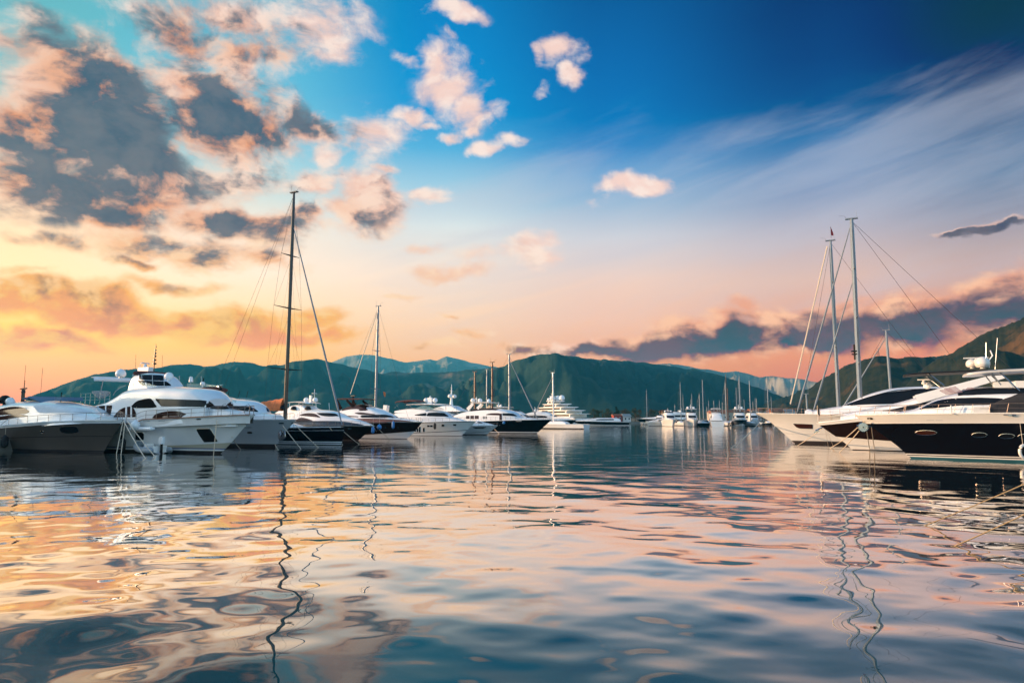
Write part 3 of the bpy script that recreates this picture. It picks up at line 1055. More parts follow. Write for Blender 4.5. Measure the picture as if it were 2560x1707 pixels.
    def strut(self, name, material, a, b_, y, thick=0.06, wide=None, both=True):
        """leg between two (x, z) points on the planes y and -y"""
        for s in ((1, -1) if both else (1,)):
            m_ = MB()
            if wide:
                for k in range(1):
                    d = Vector((b_[0] - a[0], 0, b_[1] - a[1]))
                    nrm = Vector((-d.z, 0, d.x)).normalized() * wide / 2
                    A, Bv = Vector((a[0], s * y, a[1])), Vector((b_[0], s * y, b_[1]))
                    t = Vector((0, thick / 2, 0))
                    vs = [A - nrm * 1.25 - t, A + nrm * 1.25 - t, Bv + nrm * .8 - t, Bv - nrm * .8 - t, A - nrm * 1.25 + t, A + nrm * 1.25 + t, Bv + nrm * .8 + t, Bv - nrm * .8 + t]
                    m_.add(vs, [(0, 1, 2, 3), (7, 6, 5, 4), (0, 4, 5, 1), (1, 5, 6, 2), (2, 6, 7, 3), (3, 7, 4, 0)])
            else:
                m_.tube([(a[0], s * y, a[1]), (b_[0], s * y, b_[1])], thick / 2, 6)
            m_.build(name, material, self.root)

    def world(self, p):
        return self.M @ Vector(p)

    # -- rig
    def mast(self, base, topp, r0, r1, material, spreaders=(), stays=(), boom=None, y=0.0, sp_mat=None, furl=(), name='mast', oval=1.0, wire=0.016, head=True):
        """base, topp, (x, z). spreaders: (fraction, half length). stays: (x, y, z) anchor points with height fraction. furl: thick rolled headsails"""
        bx, bz = base
        tx, tz = topp
        at = lambda f: Vector((bx + (tx - bx) * f, y, bz + (tz - bz) * f))
        b = MB()
        ps = [at(f) for f in (0, .25, .5, .75, .93, 1.0)]
        b.tube(ps, [r0, r0, r0 * .97, r0 * .9 + r1 * .1, (r0 + r1) / 2, r1], 10)
        if oval != 1.0:
            pass
        mo = b.build(name, material, self.root)
        if head:
            h = MB()
            h.box(at(1.0) + Vector((0, 0, .06)), (r0 * 5, r0 * 1.6, 0.12))
            h.tube([at(1.0) + Vector((-r0 * 2, 0, .1)), at(1.0) + Vector((-r0 * 2, 0, 1.0))], wire * .8, 4)
            h.tube([at(1.0) + Vector((r0 * 2, 0, .1)), at(1.0) + Vector((r0 * 3, 0, .5)), at(1.0) + Vector((r0 * 5, 0, .55))], wire * .8, 4)
            h.build('masthead', sp_mat or material, mo)
        sh = MB()
        tips = []
        for f, half in spreaders:
            s = MB()
            c = at(f)
            s.tube([c + Vector((-0.12 * half, -half, 0.05 * half)), c, c + Vector((-0.12 * half, half, 0.05 * half))], [wire * 1.6, r0 * 0.45, wire * 1.6], 6)
            s.build('spreader', sp_mat or material, mo)
            tips.append((f, half, c))
        for sgn in (1, -1):
            pts = [at(0.985)] + [c + Vector((-0.12 * h_, sgn * h_, 0.05 * h_)) for f, h_, c in sorted(tips, key=lambda q: -q[0])]
            base_y = (max([h_ for _, h_, _ in tips]) if tips else 1.0) * 1.12
            pts.append(Vector((bx - 0.3, sgn * base_y, bz)))
            sh.tube(pts, wire, 4, cap=False)
            for f, h_, c in tips:
                sh.tube([at(min(.98, f + .22)), c + Vector((-0.12 * h_, sgn * h_, 0))], wire * .7, 4, cap=False)
                sh.tube([at(max(0.02, f)), Vector((bx - 0.2, sgn * base_y * .9, bz))], wire * .6, 4, cap=False)
        for f, q in stays:
            sh.tube([at(f), Vector(q)], wire, 4, cap=False)
        sh.build('rigging', WIRE, mo)
        for f, q, rr in furl:
            s = MB()
            A, Bq = at(f), Vector(q)
            s.tube([A, A.lerp(Bq, .08), A.lerp(Bq, .5), A.lerp(Bq, .9), Bq], [rr * .35, rr * .6, rr, rr * 1.2, rr * .5], 8)
            s.build('furled_headsail', FURL, mo)
        if boom:
            (ex, ez), rr, cover, cover_h = boom
            g = at(0.0)
            gz = ez
            s = MB()
            s.tube([(bx, y, gz), (ex, y, ez + 0.1)], rr, 8)
            bo = s.build('boom', material, self.root)
            if cover:
                c = MB()
                rows = []
                for i in range(15):
                    t = i / 14
                    x = bx - 0.15 + (ex - bx + 0.3) * t
                    hh = cover_h * (1.0 - 0.45 * t) * (0.9 + 0.1 * math.sin(i * 2.1))
                    ww = 0.30 * (1 - 0.3 * t)
                    row = []
                    for a in range(13):
                        ph = math.pi * a / 12
                        row.append((x, y + ww * math.cos(ph) * (1 + .25 * math.sin(ph)), gz - 0.25 + (hh + .25) * math.sin(ph) ** .7))
                    rows.append(row)
                c.grid(rows)
                c.add(rows[0], [tuple(range(13))])
                c.add(rows[-1], [tuple(range(13))[::-1]])
                c.build('sail_cover', cover, bo, smooth=60)
        return mo


def rope(a, b_, label, r=0.03, sag=0.06, group='mooring lines running from the bows down into the water', material=None):
    a, b_ = Vector(a), Vector(b_)
    n = 12
    L = (a - b_).length
    pts = [a.lerp(b_, i / n) - Vector((0, 0, sag * L * 4 * (i / n) * (1 - i / n) * 0.25)) for i in range(n + 1)]
    o = MB().tube(pts, r, 5).build('mooring_rope', material or ROPE)
    tag(o, label, 'rope', group)
    return o


def fender(boat, p, y, r, length, material, label, crop=None, up=1.2):
    x, z = boat.at(p, y, crop)
    c = boat.world((x, y * boat.side, z))
    root = empty('fender', c)
    tag(root, label, 'fender', 'fenders hanging beside the hulls')
    b = MB()
    h = length / 2
    if length > r * 2.2:
        b.lathe([(0.02, -h - .05), (r * .5, -h), (r * .93, -h + r * .5), (r, -h + r), (r, h - r), (r * .93, h - r * .5), (r * .4, h), (0.03, h + .08), (0, h + .1)], (0, 0, 0), 14)
    else:
        b.lathe([(0, -r)] + [(r * math.cos(t), r * math.sin(t)) for t in [-1.2, -.8, -.4, 0, .4, .8, 1.1]] + [(r * .25, r * 1.05), (0.03, r * 1.25), (0, r * 1.25)], (0, 0, 0), 16)
    b.build('body', material, root)
    MB().tube([(0, 0, h), (0.02, 0, h + up)], 0.012, 5).build('lanyard', ROPE, root)
    return root

# ================================================================== the left row, from the frame edge outwards
HL = -28.0
ROW_L = 'yachts moored side by side in the left row'

# ---- pewter sports yacht at the frame edge
b = Boat('motor_yacht', 'pewter grey yacht with dark eye shaped hull window at the left edge', 'yacht', (1190, 1345), HL, C1, ROW_L)
b.hull(25, 6.0, (2.45, 2.85), [(0, 2.85), (.12, 2.83), (.3, 2.68), (.6, 2.25), (1, 1.9)],
       [(-.9, 0.0, 2, 3), (0.0, 0.14, 2, 1), (0.14, 0.2, 3, 1), (0.2, ('f', .50), 0, 6), (('f', .50), ('f', .515), 4, 1), (('f', .515), ('f', .90), 0, 6), (('f', .90), ('f', 1.0), 1, 2)], [PEWTER, WHITE, BOOT, BLACK, BLACK], flare=1.3)
b.deck(drop=0.05, cap=WHITE)
b.rub_rail(0.90, 0.03)
hb = [b.surf[0]]
b.pane('hull_window', GLASS, [(688, 1060, 1075), (700, 1045, 1105), (760, 1038, 1122), (850, 1038, 1122), (890, 1046, 1110), (908, 1085, 1102)], frame=PEWTER, fr=.02)
b.pane('porthole', GLASS, [(466, 1098, 1108), (476, 1090, 1116), (496, 1090, 1117), (506, 1098, 1110)], frame=STEEL, fr=.015, m=4, n=8)
t = b.tier('cabin', WHITE, b.line([(-500, 1000, 2.6), (-300, 860, 2.4), (-100, 800, 2.2), (130, 762, 2.0), (420, 752, 1.8), (640, 765, 1.6), (830, 795, 1.4), (960, 826, 1.2), (1080, 885, 1.0), (1200, 930, .7)]), [(-22, 1.7), (-6, 2.3), (2, 2.7)], 2.45, plan=[(-22, .95), (-8, 1.0), (-4, .92), (-2, .75), (-.5, .5), (1.2, .2)], tumble=.3, rnd=.6)
b.pane('side_window', AMBER, [(-330, 905, 930), (-150, 850, 925), (0, 838, 912), (110, 815, 905), (230, 815, 900), (300, 835, 895), (336, 862, 880)])
b.pane('side_window', AMBER, [(-300, 950, 975), (-80, 935, 972), (60, 918, 962), (160, 905, 945), (250, 905, 930), (320, 918, 924)])
b.pane('windscreen_cover', WHITECLOTH, [(392, 800, 815), (440, 790, 880), (620, 797, 886), (800, 815, 880), (950, 838, 880), (1050, 876, 884)], off=.035)
x0, z0 = b.at((420, 752), 1.0)
b.top('sunroof_cover', BLUECLOTH, b.linet([(300, 722, 1.0), (420, 700, 1.), (560, 722, 1.), (690, 745, 1.), (760, 765, 1.)]), 1.5, thick=.2, camber=.02)
for p in ((340, 712), (650, 722)):
    x, z = b.at(p, 1.1)
    q = MB(); q.box((x, 0, z), (1.1, 1.9, .32)); q.build('sun_cushion', BLUECLOTH, b.root)
x, z = b.at((95, 740), 0.6)
b.radome(x, -.9, z - .55, .52, BLACK, .2)
x, z = b.at((130, 755), 1.2)
b.radome(x, -1.3, z - .45, .40, WHITE, .2)
x, z = b.at((260, 745), 0)
b.pole('radar_mast', [(x, 0, z - .5), (x, 0, z + 1.1)], .16, CARBON, 8)
b.radar(x, 0, z + .75, 2.4, CARBON, 1.3)
b.pole('light_pole', [(x - .3, .2, z + .4), (x - .3, .2, z + 2.0)], .035, CARBON)
b.pole('antenna', [(x - 1.8, .9, z - .3), (x - 1.75, .9, z + 3.6)], .016, WIRE, 4)
b.pole('antenna', [(x + 1.9, .6, z - .3), (x + 1.9, .6, z + 3.2)], .016, WIRE, 4)
x, z = b.at((700, 735), 0)
b.pole('search_light', [(x, 0, z - .5), (x, 0, z + .3), (x + .05, 0, z + .7)], .05, BLACK)
b.rail(0.45, 0.985, .62, 10, .021, mid=False)
B1 = b
fender(b, (52, 1215), 3.0, .30, 1.05, BLACKFEND, 'black cloth covered fender on the side of the pewter yacht')

# ---- white explorer style yacht
b = Boat('motor_yacht', 'tall white yacht with curved arch window, white radomes and dark parallelogram hull window', 'yacht', (1505, 1190), HL, C2, ROW_L)
b.hull(25, 6.4, (3.95, 3.28), [(0, 3.28), (.06, 3.26), (.25, 3.05), (.36, 2.95), (.42, 2.90), (.46, 2.55), (.6, 2.5), (.64, 2.9), (1, 2.9)],
       [(-.9, 0.0, 2, 3), (0.0, 0.22, 2, 1), (0.22, 0.30, 4, 1), (0.30, 0.36, 0, 1), (0.36, 0.44, 3, 1), ((0.44), (0.44, 0.95), 5, 2), ((0.44, 0.95), ('f', .78), 0, 6), (('f', .78), ('f', 1.0), 1, 3)],
       [WHITE, WHITE, BOOT, BLUELINE, WHITE, BUFF], stem=[(-1.2, -.9), (0, 0), (1.1, .8), (3.95, 3.28)], flare=1.55, fine=.9, bow_round=0.10)
b.deck(drop=0.7, cap=VARNISH, capw=.12)
b.pane('anchor_window', BLACK, [(1265, 940, 955), (1290, 938, 1000), (1340, 937, 1074), (1400, 936, 1072), (1440, 1000, 1070), (1472, 1058, 1066)], frame=STEEL, fr=.015, curve=False)
b.pane('hull_window', GLASS, [(645, 985, 1042), (655, 974, 1052), (715, 974, 1052), (727, 990, 1045)], frame=STEEL, fr=.018, curve=False)
b.pane('hull_window', AMBER, [(485, 1010, 1040), (498, 1000, 1046), (508, 1005, 1040)], m=4, n=6)
for px in (1287, 1473):
    b.pane('hawse_plate', STEEL, [(px - 30, 843, 853), (px - 18, 834, 863), (px + 18, 834, 864), (px + 30, 844, 854)], off=.04, n=8, m=4)
    b.pane('hawse_hole', BLACK, [(px - 20, 841, 856), (px - 10, 838, 860), (px + 10, 838, 860), (px + 20, 841, 856)], off=.055, n=6, m=3)
for px in (755, 910, 1090):
    b.pane('vent_grille', PALEGREY, [(px - 32, 853, 864), (px + 32, 852, 863)], off=.025, n=4, m=2)
# saloon
b.tier('saloon', WHITE, b.line([(40, 790, 2.9), (120, 705, 2.9), (300, 652, 2.8), (420, 595, 2.7), (530, 532, 2.6), (700, 515, 2.4), (860, 516, 2.2), (1000, 522, 2.0), (1150, 533, 1.8), (1280, 546, 1.5), (1360, 590, 1.3), (1425, 640, 1.1)], k=.3), [(-22, 2.2), (-4, 2.35), (1, 3.0)], 2.75, plan=[(-21, .95), (-12, 1.0), (-5, .98), (-2.5, .86), (-1, .66), (.8, .36)], tumble=.10, rnd=.55, n=36)
b.pane('arch_window', GLASS, [(600, 712, 722), (650, 664, 730), (720, 640, 730), (800, 634, 728), (835, 680, 725), (858, 712, 718)])
b.pane('saloon_window', GLASS, [(848, 634, 645), (905, 636, 712), (1100, 642, 714), (1300, 648, 718), (1400, 662, 722), (1450, 715, 722)], curve=False, n=20)
b.pane('door_glass', AMBER, [(425, 812, 822), (480, 750, 822), (560, 716, 822), (620, 724, 822), (652, 790, 818)])
b.pane('door_post', WHITE, [(545, 715, 822), (560, 714, 822)], off=.05, n=3)
b.pane('door_post', WHITE, [(596, 716, 822), (610, 718, 822)], off=.05, n=3)
b.pane('aft_window', AMBER, [(190, 744, 750), (240, 716, 766), (300, 706, 782), (400, 701, 800), (405, 702, 730)], curve=False)
b.pane('window_post', WHITE, [(262, 712, 775), (270, 711, 778)], off=.05, n=3)
b.pane('window_post', WHITE, [(340, 704, 796), (350, 703, 798)], off=.05, n=3)
b.pane('coach_window', AMBER, [(818, 824, 832), (860, 786, 834), (980, 760, 834), (1080, 762, 834), (1140, 782, 800), (1156, 790, 794)], off=.03)
# trunk cabin on the foredeck with sun pads
xa, za = b.at((1260, 745), 1.0)
xb, zb = b.at((1660, 770), .6)
b.tier('trunk_cabin', WHITE, [(xa - 1.6, za + .30), (xa, za + .22), ((xa + xb) / 2, za + .12), (xb - .4, zb + .1), (xb, zb - .05)], 2.3, 1.5, plan=[(xa, 1), (xb - .5, .6), (xb, .35)], rnd=.2)
q = MB(); q.box(((xa + xb) / 2 - .3, 0, za + .22), (2.3, 1.9, .18)); q.build('sun_pad', DARKCLOTH, b.root)
for f in ((1310, 745), (1520, 745)):
    x, z = b.at(f, 1.2)
    for s in (1, -1):
        b.pole('grab_rail', [(x - .1, s * 1.2, z - .6), (x, s * 1.2, z + .35), (x + .35, s * 1.2, z + .5), (x + .95, s * 1.2, z + .1), (x + 1.1, s * 1.2, z - .5)], .022, STEEL)
# bridge deck
b.tier('wheelhouse', WHITE, b.linet([(545, 560, 2.1), (560, 470, 2.1), (600, 392, 2.1), (700, 382, 2.0), (850, 384, 1.8), (940, 398, 1.5), (1000, 450, 1.2), (1045, 520, 1.0)]), b.at((800, 545), 1.5)[1], 1.95, plan=[(-14, 1), (-6, 1), (-4.4, .85), (-2.6, .55)], tumble=.14, rnd=.4)
b.pane('wheelhouse_window', GLASS, [(666, 448, 452), (700, 449, 500), (900, 458, 505), (962, 462, 505), (1002, 496, 504)], curve=False)
b.pane('wheelhouse_opening', GLASS, [(640, 392, 430), (700, 391, 444), (900, 396, 452), (925, 402, 450)], curve=False)
b.top('bimini', BROWNCLOTH, b.linet([(600, 386, 2.0), (700, 380, 1.9), (850, 376, 1.8), (940, 372, 1.6)]), 1.9, thick=.07, camber=.03)
zr = b.at((700, 470), 2.0)
for px in (612, 700, 808, 925):
    a = b.at((px, 384), 1.95); c = b.at((px + (-2 if px < 700 else 0), 520), 2.0)
    b.strut('bimini_leg', STEEL, a, c, 1.9, .045)
scr = MB()
for s in (1, -1):
    pts = []
    for px, yt, yb in ((560, 520, 540), (620, 490, 530), (700, 468, 520), (770, 478, 516), (850, 505, 512)):
        x, zt_ = b.at((px, yt), 2.3); _, zb_ = b.at((px, yb + 4), 2.3)
        pts.append([(x, s * 2.3, zb_), (x, s * 2.25, zt_)])
    scr.grid(pts)
scr.build_each('wind_screen', CLEAR, b.root)
b.top('aft_hard_top', WHITE, b.linet([(220, 447, 2.2), (320, 434, 2.2), (460, 428, 2.2), (575, 430, 2.1)]), 2.2, thick=.12, camber=.03)
b.strut('hard_top_leg', STEEL, b.at((315, 450), 2.0), b.at((250, 635), 2.2), 2.0, .10)
xx, zz = b.at((350, 650), 2.2)
for s in (1, -1):
    p = [b.at(c, 2.4) for c in ((415, 600), (440, 560), (490, 520), (545, 500))]
    b.pole('deck_rail', [(x, s * 2.4, z) for x, z in p], .025, STEEL)
xs_, zs_ = b.at((90, 585), 2.4); xe_, _ = b.at((385, 585), 2.4)
for s in (1, -1):
    q = MB()
    for h in (0, .32, .62):
        q.tube([(xs_, s * 2.4, zs_ - h), (xe_, s * 2.4, zs_ - h + .05)], .02, 5)
    for i in range(7):
        x = xs_ + (xe_ - xs_) * i / 6
        q.tube([(x, s * 2.4, zs_ - .95), (x, s * 2.4, zs_)], .02, 5)
    q.build('aft_railing', STEEL, b.root)
x, z = b.at((190, 590), 1.0)
q = MB(); q.lathe([(0.3, -.35), (.75, .1), (.8, .3), (.5, .35), (0, .3)], (x, 0, z), 12); q.build('tender_bow', RUBBER, b.root)
x, z = b.at((490, 428), 1.9)
b.radome(x, -1.9, z - .0, .46, WHITE, .12)
x, z = b.at((990, 440), .4)
b.radome(x, -.5, z - .15, .40, WHITE, .15)
x, z = b.at((740, 385), 0)
q = MB(); q.box((x, 0, z + .25), (1.6, .5, .75)); q.tube([(x - .8, 0, z + .3), (x - .85, 0, z + .95)], .04, 6); q.build('radar_arch', WHITE, b.root)
b.radar(x - .05, 0, z + .6, 1.0, WHITE, .2)
m_ = MB()
x, z = b.at((830, 330), 0); x2, z2 = b.at((852, 80), 0)
m_.tube([(x, 0, z - .5), ((x + x2) / 2, 0, (z + z2) / 2), (x2, 0, z2)], [.05, .035, .015], 6)
for k_ in (.2, .35, .5, .62, .75, .88):
    m_.box((x + (x2 - x) * k_, 0, z + (z2 - z) * k_), (.16 * (1.2 - k_), .30 * (1.2 - k_), .16))
m_.build('signal_mast', CARBON, b.root)
for px, yy in ((645, 1.2), (915, -1.2)):
    x, z = b.at((px, 330), yy)
    b.pole('antenna', [(x, b.side * yy, z - .6), (x - .1, b.side * yy, z + 1.3)], .014, WIRE, 4)
b.rail(0.30, 0.985, .75, 14, .021, mid=True)
B2 = b
fender(b, (520, 1100), 3.25, .20, 1.0, BLACKFEND, 'black sausage fender on the flank of the tall white yacht')
fender(b, (640, 905), 3.45, .42, .8, WHITE, 'fat white ball fender behind the pewter bow')
q = MB()
x1_, z1_ = b.at((545, 945), 3.2); x2_, z2_ = b.at((800, 940), 3.3)
q.tube([(x1_, -3.0, z1_), ((x1_ + x2_) / 2, -3.3, z2_), (x2_ - .1, -3.2, z2_), (x2_ + .1, -3.0, z2_)], [.10, .16, .16, .05], 8)
q.build('rubbing_strake', WHITE, b.root)

# ---- inflatable dinghy with outboard, alongside the white yacht
px_c = C2((795, 1186))
g = ground(*px_c)
d = empty('dinghy', g, rad(-38))
d.scale = (1.12, 1.12, 1.12)
tag(d, 'grey inflatable dinghy with white outboard floating beside the tall white yacht', 'dinghy')
q = MB()
pts = []
for i in range(25):
    t = i / 24
    a = math.pi * (t - .5)
    if t < .36:
        pts.append((1.7 - (t / .36) * 2.6 if False else 1.75 - 2.5 * (t / .36), -.72, .34))
for sgn in (-1,):
    pass
path = [(1.85, -.70, .26), (1.2, -.74, .26), (.2, -.74, .28), (-.7, -.70, .38), (-1.3, -.48, .56), (-1.62, 0, .68), (-1.3, .48, .56), (-.7, .70, .38), (.2, .74, .28), (1.2, .74, .26), (1.85, .70, .26)]
path = smooth(path, 4)
q.tube(path, [.06, .12] + [.235] * (len(path) - 4) + [.12, .06], 12)
q.build('tube_collar', RUBBER, d)
q = MB(); q.grid([[(x, y, z) for y, z in ((-.6, .22), (-.3, .02), (0, -.10), (.3, .02), (.6, .22))] for x in (1.5, .8, 0, -.7)] + [[(-1.3, y * .3, .35) for y in (-.6, -.3, 0, .3, .6)]]); q.build('hull_floor', WHITE, d)
q = MB(); q.box((1.45, 0, .34), (.07, 1.05, .5)); q.build('transom', WHITE, d)
q = MB(); q.box((.25, 0, .50), (.32, 1.2, .06)); q.build('thwart', WHITE, d)
q = MB(); q.box((-.35, 0, .52), (.5, .5, .42)); q.build('locker', WHITE, d)
om = MB()
om.grid([[(1.78 + sx * .22 * a, .16 * a * sy, .72 + h) for sx, sy in ((-1, -1), (1, -.8), (1.1, 0), (1, .8), (-1, 1), (-1, -1))] for a, h in ((.1, 0.0), (.9, .02), (1.0, .2), (.95, .42), (.7, .55), (.1, .58))])
oo = om.build('outboard_motor', WHITE, d)
om = MB(); om.box((1.72, 0, .42), (.18, .13, .66)); om.box((1.78, 0, .0), (.3, .05, .3)); om.lathe([(0, -.14), (.05, -.1), (.05, .12), (0, .16)], (1.85, 0, -.06), 8, 'X'); om.build('leg', BLACK, oo)
om = MB(); om.tube([(1.6, 0, .95), (1.2, .05, 1.0)], .025, 6); om.build('tiller', BLACK, oo)

# ---- grey hulled yacht
b = Boat('motor_yacht', 'light grey hulled yacht with white foredeck and brown fly bridge canopy', 'yacht', (600, 838), HL, C3, ROW_L)
b.hull(25, 6.2, (2.85, 2.86), [(0, 2.86), (.1, 2.88), (.35, 2.8), (1, 2.4)], [(-.9, 0.0, 2, 3), (0.0, 0.34, 2, 2), (0.34, ('f', .97), 0, 8), (('f', .97), ('f', 1.0), 1, 1)], [PALEGREY, WHITE, BOOT], stem=[(-1.2, -.9), (0, 0), (1.0, 1.2), (2.85, 2.86)], flare=1.5, bow_round=.06)
b.deck(drop=.1, cap=PALEGREY)
b.pane('hull_window', GLASS, [(272, 655, 662), (290, 651, 672), (318, 652, 674), (330, 660, 668)], frame=STEEL, fr=.02, n=8, m=4)
b.pane('vent_slot', BLACK, [(245, 602, 606), (322, 600, 604)], n=4, m=2)
b.pane('hawse_plate', STEEL, [(645, 546, 558), (660, 543, 560), (690, 543, 559), (704, 546, 556)], n=6, m=3, off=.03)
b.pane('hawse_plate', STEEL, [(792, 545, 556), (802, 541, 558), (810, 546, 554)], n=4, m=3, off=.03)
b.tier('cabin', WHITE, b.line([(1180, 560, 2.5), (1320, 610, 2.4), (1400, 642, 2.2), (1500, 640, 2.0), (1650, 650, 1.8), (1770, 668, 1.5), (1850, 710, 1.3), (1920, 775, 1.0), (2080, 800, .8)], crop=C2), 2.5, 2.5, plan=[(-14, 1), (-5, .95), (-3, .75), (-1, .45), (1, .3)], tumble=.2, rnd=.5)
b.pane('cabin_window', GLASS, [(1380, 692, 705), (1450, 700, 735), (1650, 706, 745), (1830, 718, 765), (1885, 764, 769)], crop=C2, curve=False)
b.tier('fly_bridge', WHITE, b.linet([(1180, 540, 2.0), (1300, 545, 1.9), (1400, 610, 1.8), (1500, 616, 1.7), (1600, 628, 1.6), (1680, 652, 1.4)], crop=C2), b.at((1500, 660), 1.8, C2)[1] - .1, 1.9, plan=[(-12, 1), (-4, .9), (-1, .6)], rnd=.2)
b.top('canopy', BROWNCLOTH, b.linet([(1270, 535, 1.8), (1340, 526, 1.8), (1440, 533, 1.7), (1540, 562, 1.6)], crop=C2), 1.8, thick=.16, camber=.10)
for px in (1330, 1440, 1525):
    b.strut('canopy_leg', BLACK, b.at((px, 545), 1.7, C2), b.at((px - 25, 615), 1.75, C2), 1.7, .06)
q = MB()
for s in (1, -1):
    pts = []
    for px, yt, yb in ((1430, 618, 640), (1480, 612, 645), (1560, 620, 652), (1660, 652, 668)):
        x, zt_ = b.at((px, yt), 1.6, C2); _, zb_ = b.at((px, yb + 10), 1.6, C2)
        pts.append([(x, s * 1.65, zb_), (x, s * 1.5, zt_)])
    q.grid(pts)
q.build_each('fly_screen', CLEAR, b.root)
x, z = b.at((1205, 465), 0, C2)
q = MB(); q.lathe([(.25, 0), (.2, .5), (.12, .6), (0, .62)], (x, 0, z), 10); q.build('search_light', WHITE, b.root)
x, z = b.at((1230, 530), 0, C2)
q = MB()
x1_, z1_ = b.at((1140, 500), 1.6, C2); x2_, z2_ = b.at((1330, 480), 1.6, C2); _, zb_ = b.at((1200, 540), 1.6, C2)
for s in (1, -1):
    q.grid([[(x1_, s * 1.2, zb_), (x1_ - .1, s * 1.25, z1_ + .25)], [((x1_ + x2_) / 2, s * 1.3, zb_ - .1), ((x1_ + x2_) / 2, s * 1.35, z2_)], [(x2_ - .4, s * 1.0, zb_), (x2_, s * 1.0, z2_)]])
q.build_each('wind_screen', CLEAR, b.root)
x, z = b.at((1325, 470), 0, C2)
b.radome(x, 0, z - .55, .28, WHITE, .2)
b.pole('flag_pole', [(x, 0, z - .3), (x + .1, 0, z + .5)], .06, BLACK)
x, z = b.at((1468, 520), .5, C2)
b.radar(x, 0, z - .3, .7, BLACK)
q = MB()
x, z = b.at((1715, 715), 0.8, C2)
q.tube([(x - .3, -.8, z - .6), (x - .25, -.8, z + .2), (x, -.8, z + .35), (x + .3, -.8, z + .1), (x + .35, -.8, z - .6)], .03, 6)
q.build('grab_rail', STEEL, b.root)
b.rail(0.55, 0.97, .62, 9, .021)
q = MB()
xq, zq = b.at((700, 690), 0.3)
b.pane('anchor_plate', BLACK, [(716, 618, 745), (740, 618, 742), (770, 620, 700), (790, 622, 640)], off=.05, curve=False)
a_ = MB()
xa, za = b.at((705, 690), .55)
p = b.pt(b.uof(xa), max(.2, za))
a_.lathe([(0.05, -.06), (.52, -.05), (.56, 0), (.5, .06), (0.05, .07)], (xa - .1, -.75, za - .05), 14, 'Y')
a_.tube([(xa - .3, -.80, za + .35), (xa - .1, -.85, za - .1), (xa + .2, -.8, za + .4)], .06, 6)
a_.build('anchor', STEEL, b.root)
B3 = b

# ---- black plumb bowed sloop with the tall dark mast
b = Boat('sailing_yacht', 'black plumb bowed sloop with the tallest dark mast and an orange boom cover', 'sailboat', (1375, 812), HL, C3, ROW_L)
b.hull(24, 5.4, (0.45, 2.05), [(0, 2.05), (.3, 1.95), (1, 1.7)], [(-.9, 0.0, 2, 3), (0.0, 0.08, 2, 1), (.08, .20, 1, 1), (.20, .28, 0, 1), (.28, .40, 1, 1), (0.40, ('f', .80), 0, 5), (('f', .80), ('f', .815), 1, 1), (('f', .815), ('f', 1.0), 0, 2)], [NAVY, WHITE, BOOT], stem=[(-.6, -.9), (0, 0), (.3, 1.0), (.45, 2.05)], flare=1.0, wl=.92, full=2.0, fine=1.1)
b.deck(drop=.04, cap=WHITE, material=TEAK)
b.tier('coach_roof', WHITE, [(-17, 2.5), (-15, 2.75), (-11, 2.7), (-8, 2.4), (-6.5, 2.05)], 1.8, 1.4, rnd=.3)
mb = b.at((713, 1034), 0, Crop(0, 0, 1))
mt = b.at((735, 482), 0, Crop(0, 0, 1))
sp = []
for a_, c_ in (((252, 463), (372, 500)), ((190, 773), (384, 817)), ((150, 1147), (378, 1172))):
    xm, zm = b.at(((a_[0] + c_[0]) / 2 + 20, (a_[1] + c_[1]) / 2), 0, CM)
    sp.append(((zm - mb[1]) / (mt[1] - mb[1]), {463: 1.45, 773: 2.2, 1147: 2.7}[a_[1]]))
fy = b.at((833, 985), 0, Crop(0, 0, 1))
ex = b.at((345, 375), 0)
xb_, zb_ = b.at((722, 345), 0)
b.mast((mb[0], 1.9), mt, .23, .13, CARBON, sp, stays=[(.99, (-23, -.8, 1.8)), (.99, (-23, .8, 1.8))], boom=((ex[0], zb_ - .15), .14, None, 0), furl=[(.86, (0.1, 0, 2.2), .10)], wire=.016)
# orange cover over boom and folded sail
cv = MB(); rows = []
for i in range(19):
    t = i / 18
    x = mb[0] - .35 + (ex[0] - mb[0] + .35) * t
    zt_ = zb_ + .85 - .55 * t + .04 * math.sin(i * 1.7)
    zl = zb_ - .55 - .05 * math.sin(i * 2.3) - .1 * (1 - t)
    ww = .62 * (1 - .35 * t)
    rows.append([(x, -ww, zl), (x, -ww * .8, zl + (zt_ - zl) * .45), (x, -ww * .35, zl + (zt_ - zl) * .85), (x, 0, zt_), (x, ww * .35, zl + (zt_ - zl) * .85), (x, ww * .8, zl + (zt_ - zl) * .45), (x, ww, zl)])
cv.grid(rows); cv.add(rows[0], [tuple(range(7))]); cv.add(rows[-1], [tuple(range(7))[::-1]])
cv.build('sail_cover', ORANGE, b.root, smooth=60)
q = MB(); x, z = b.at((685, 335), .2); q.lathe(dome(.42, 1.2, 6), (x, -.1, z - .5), 10); q.build('radome', GLASS, b.root)
b.rail(0.30, 0.97, .62, 12, .021)
S4 = b

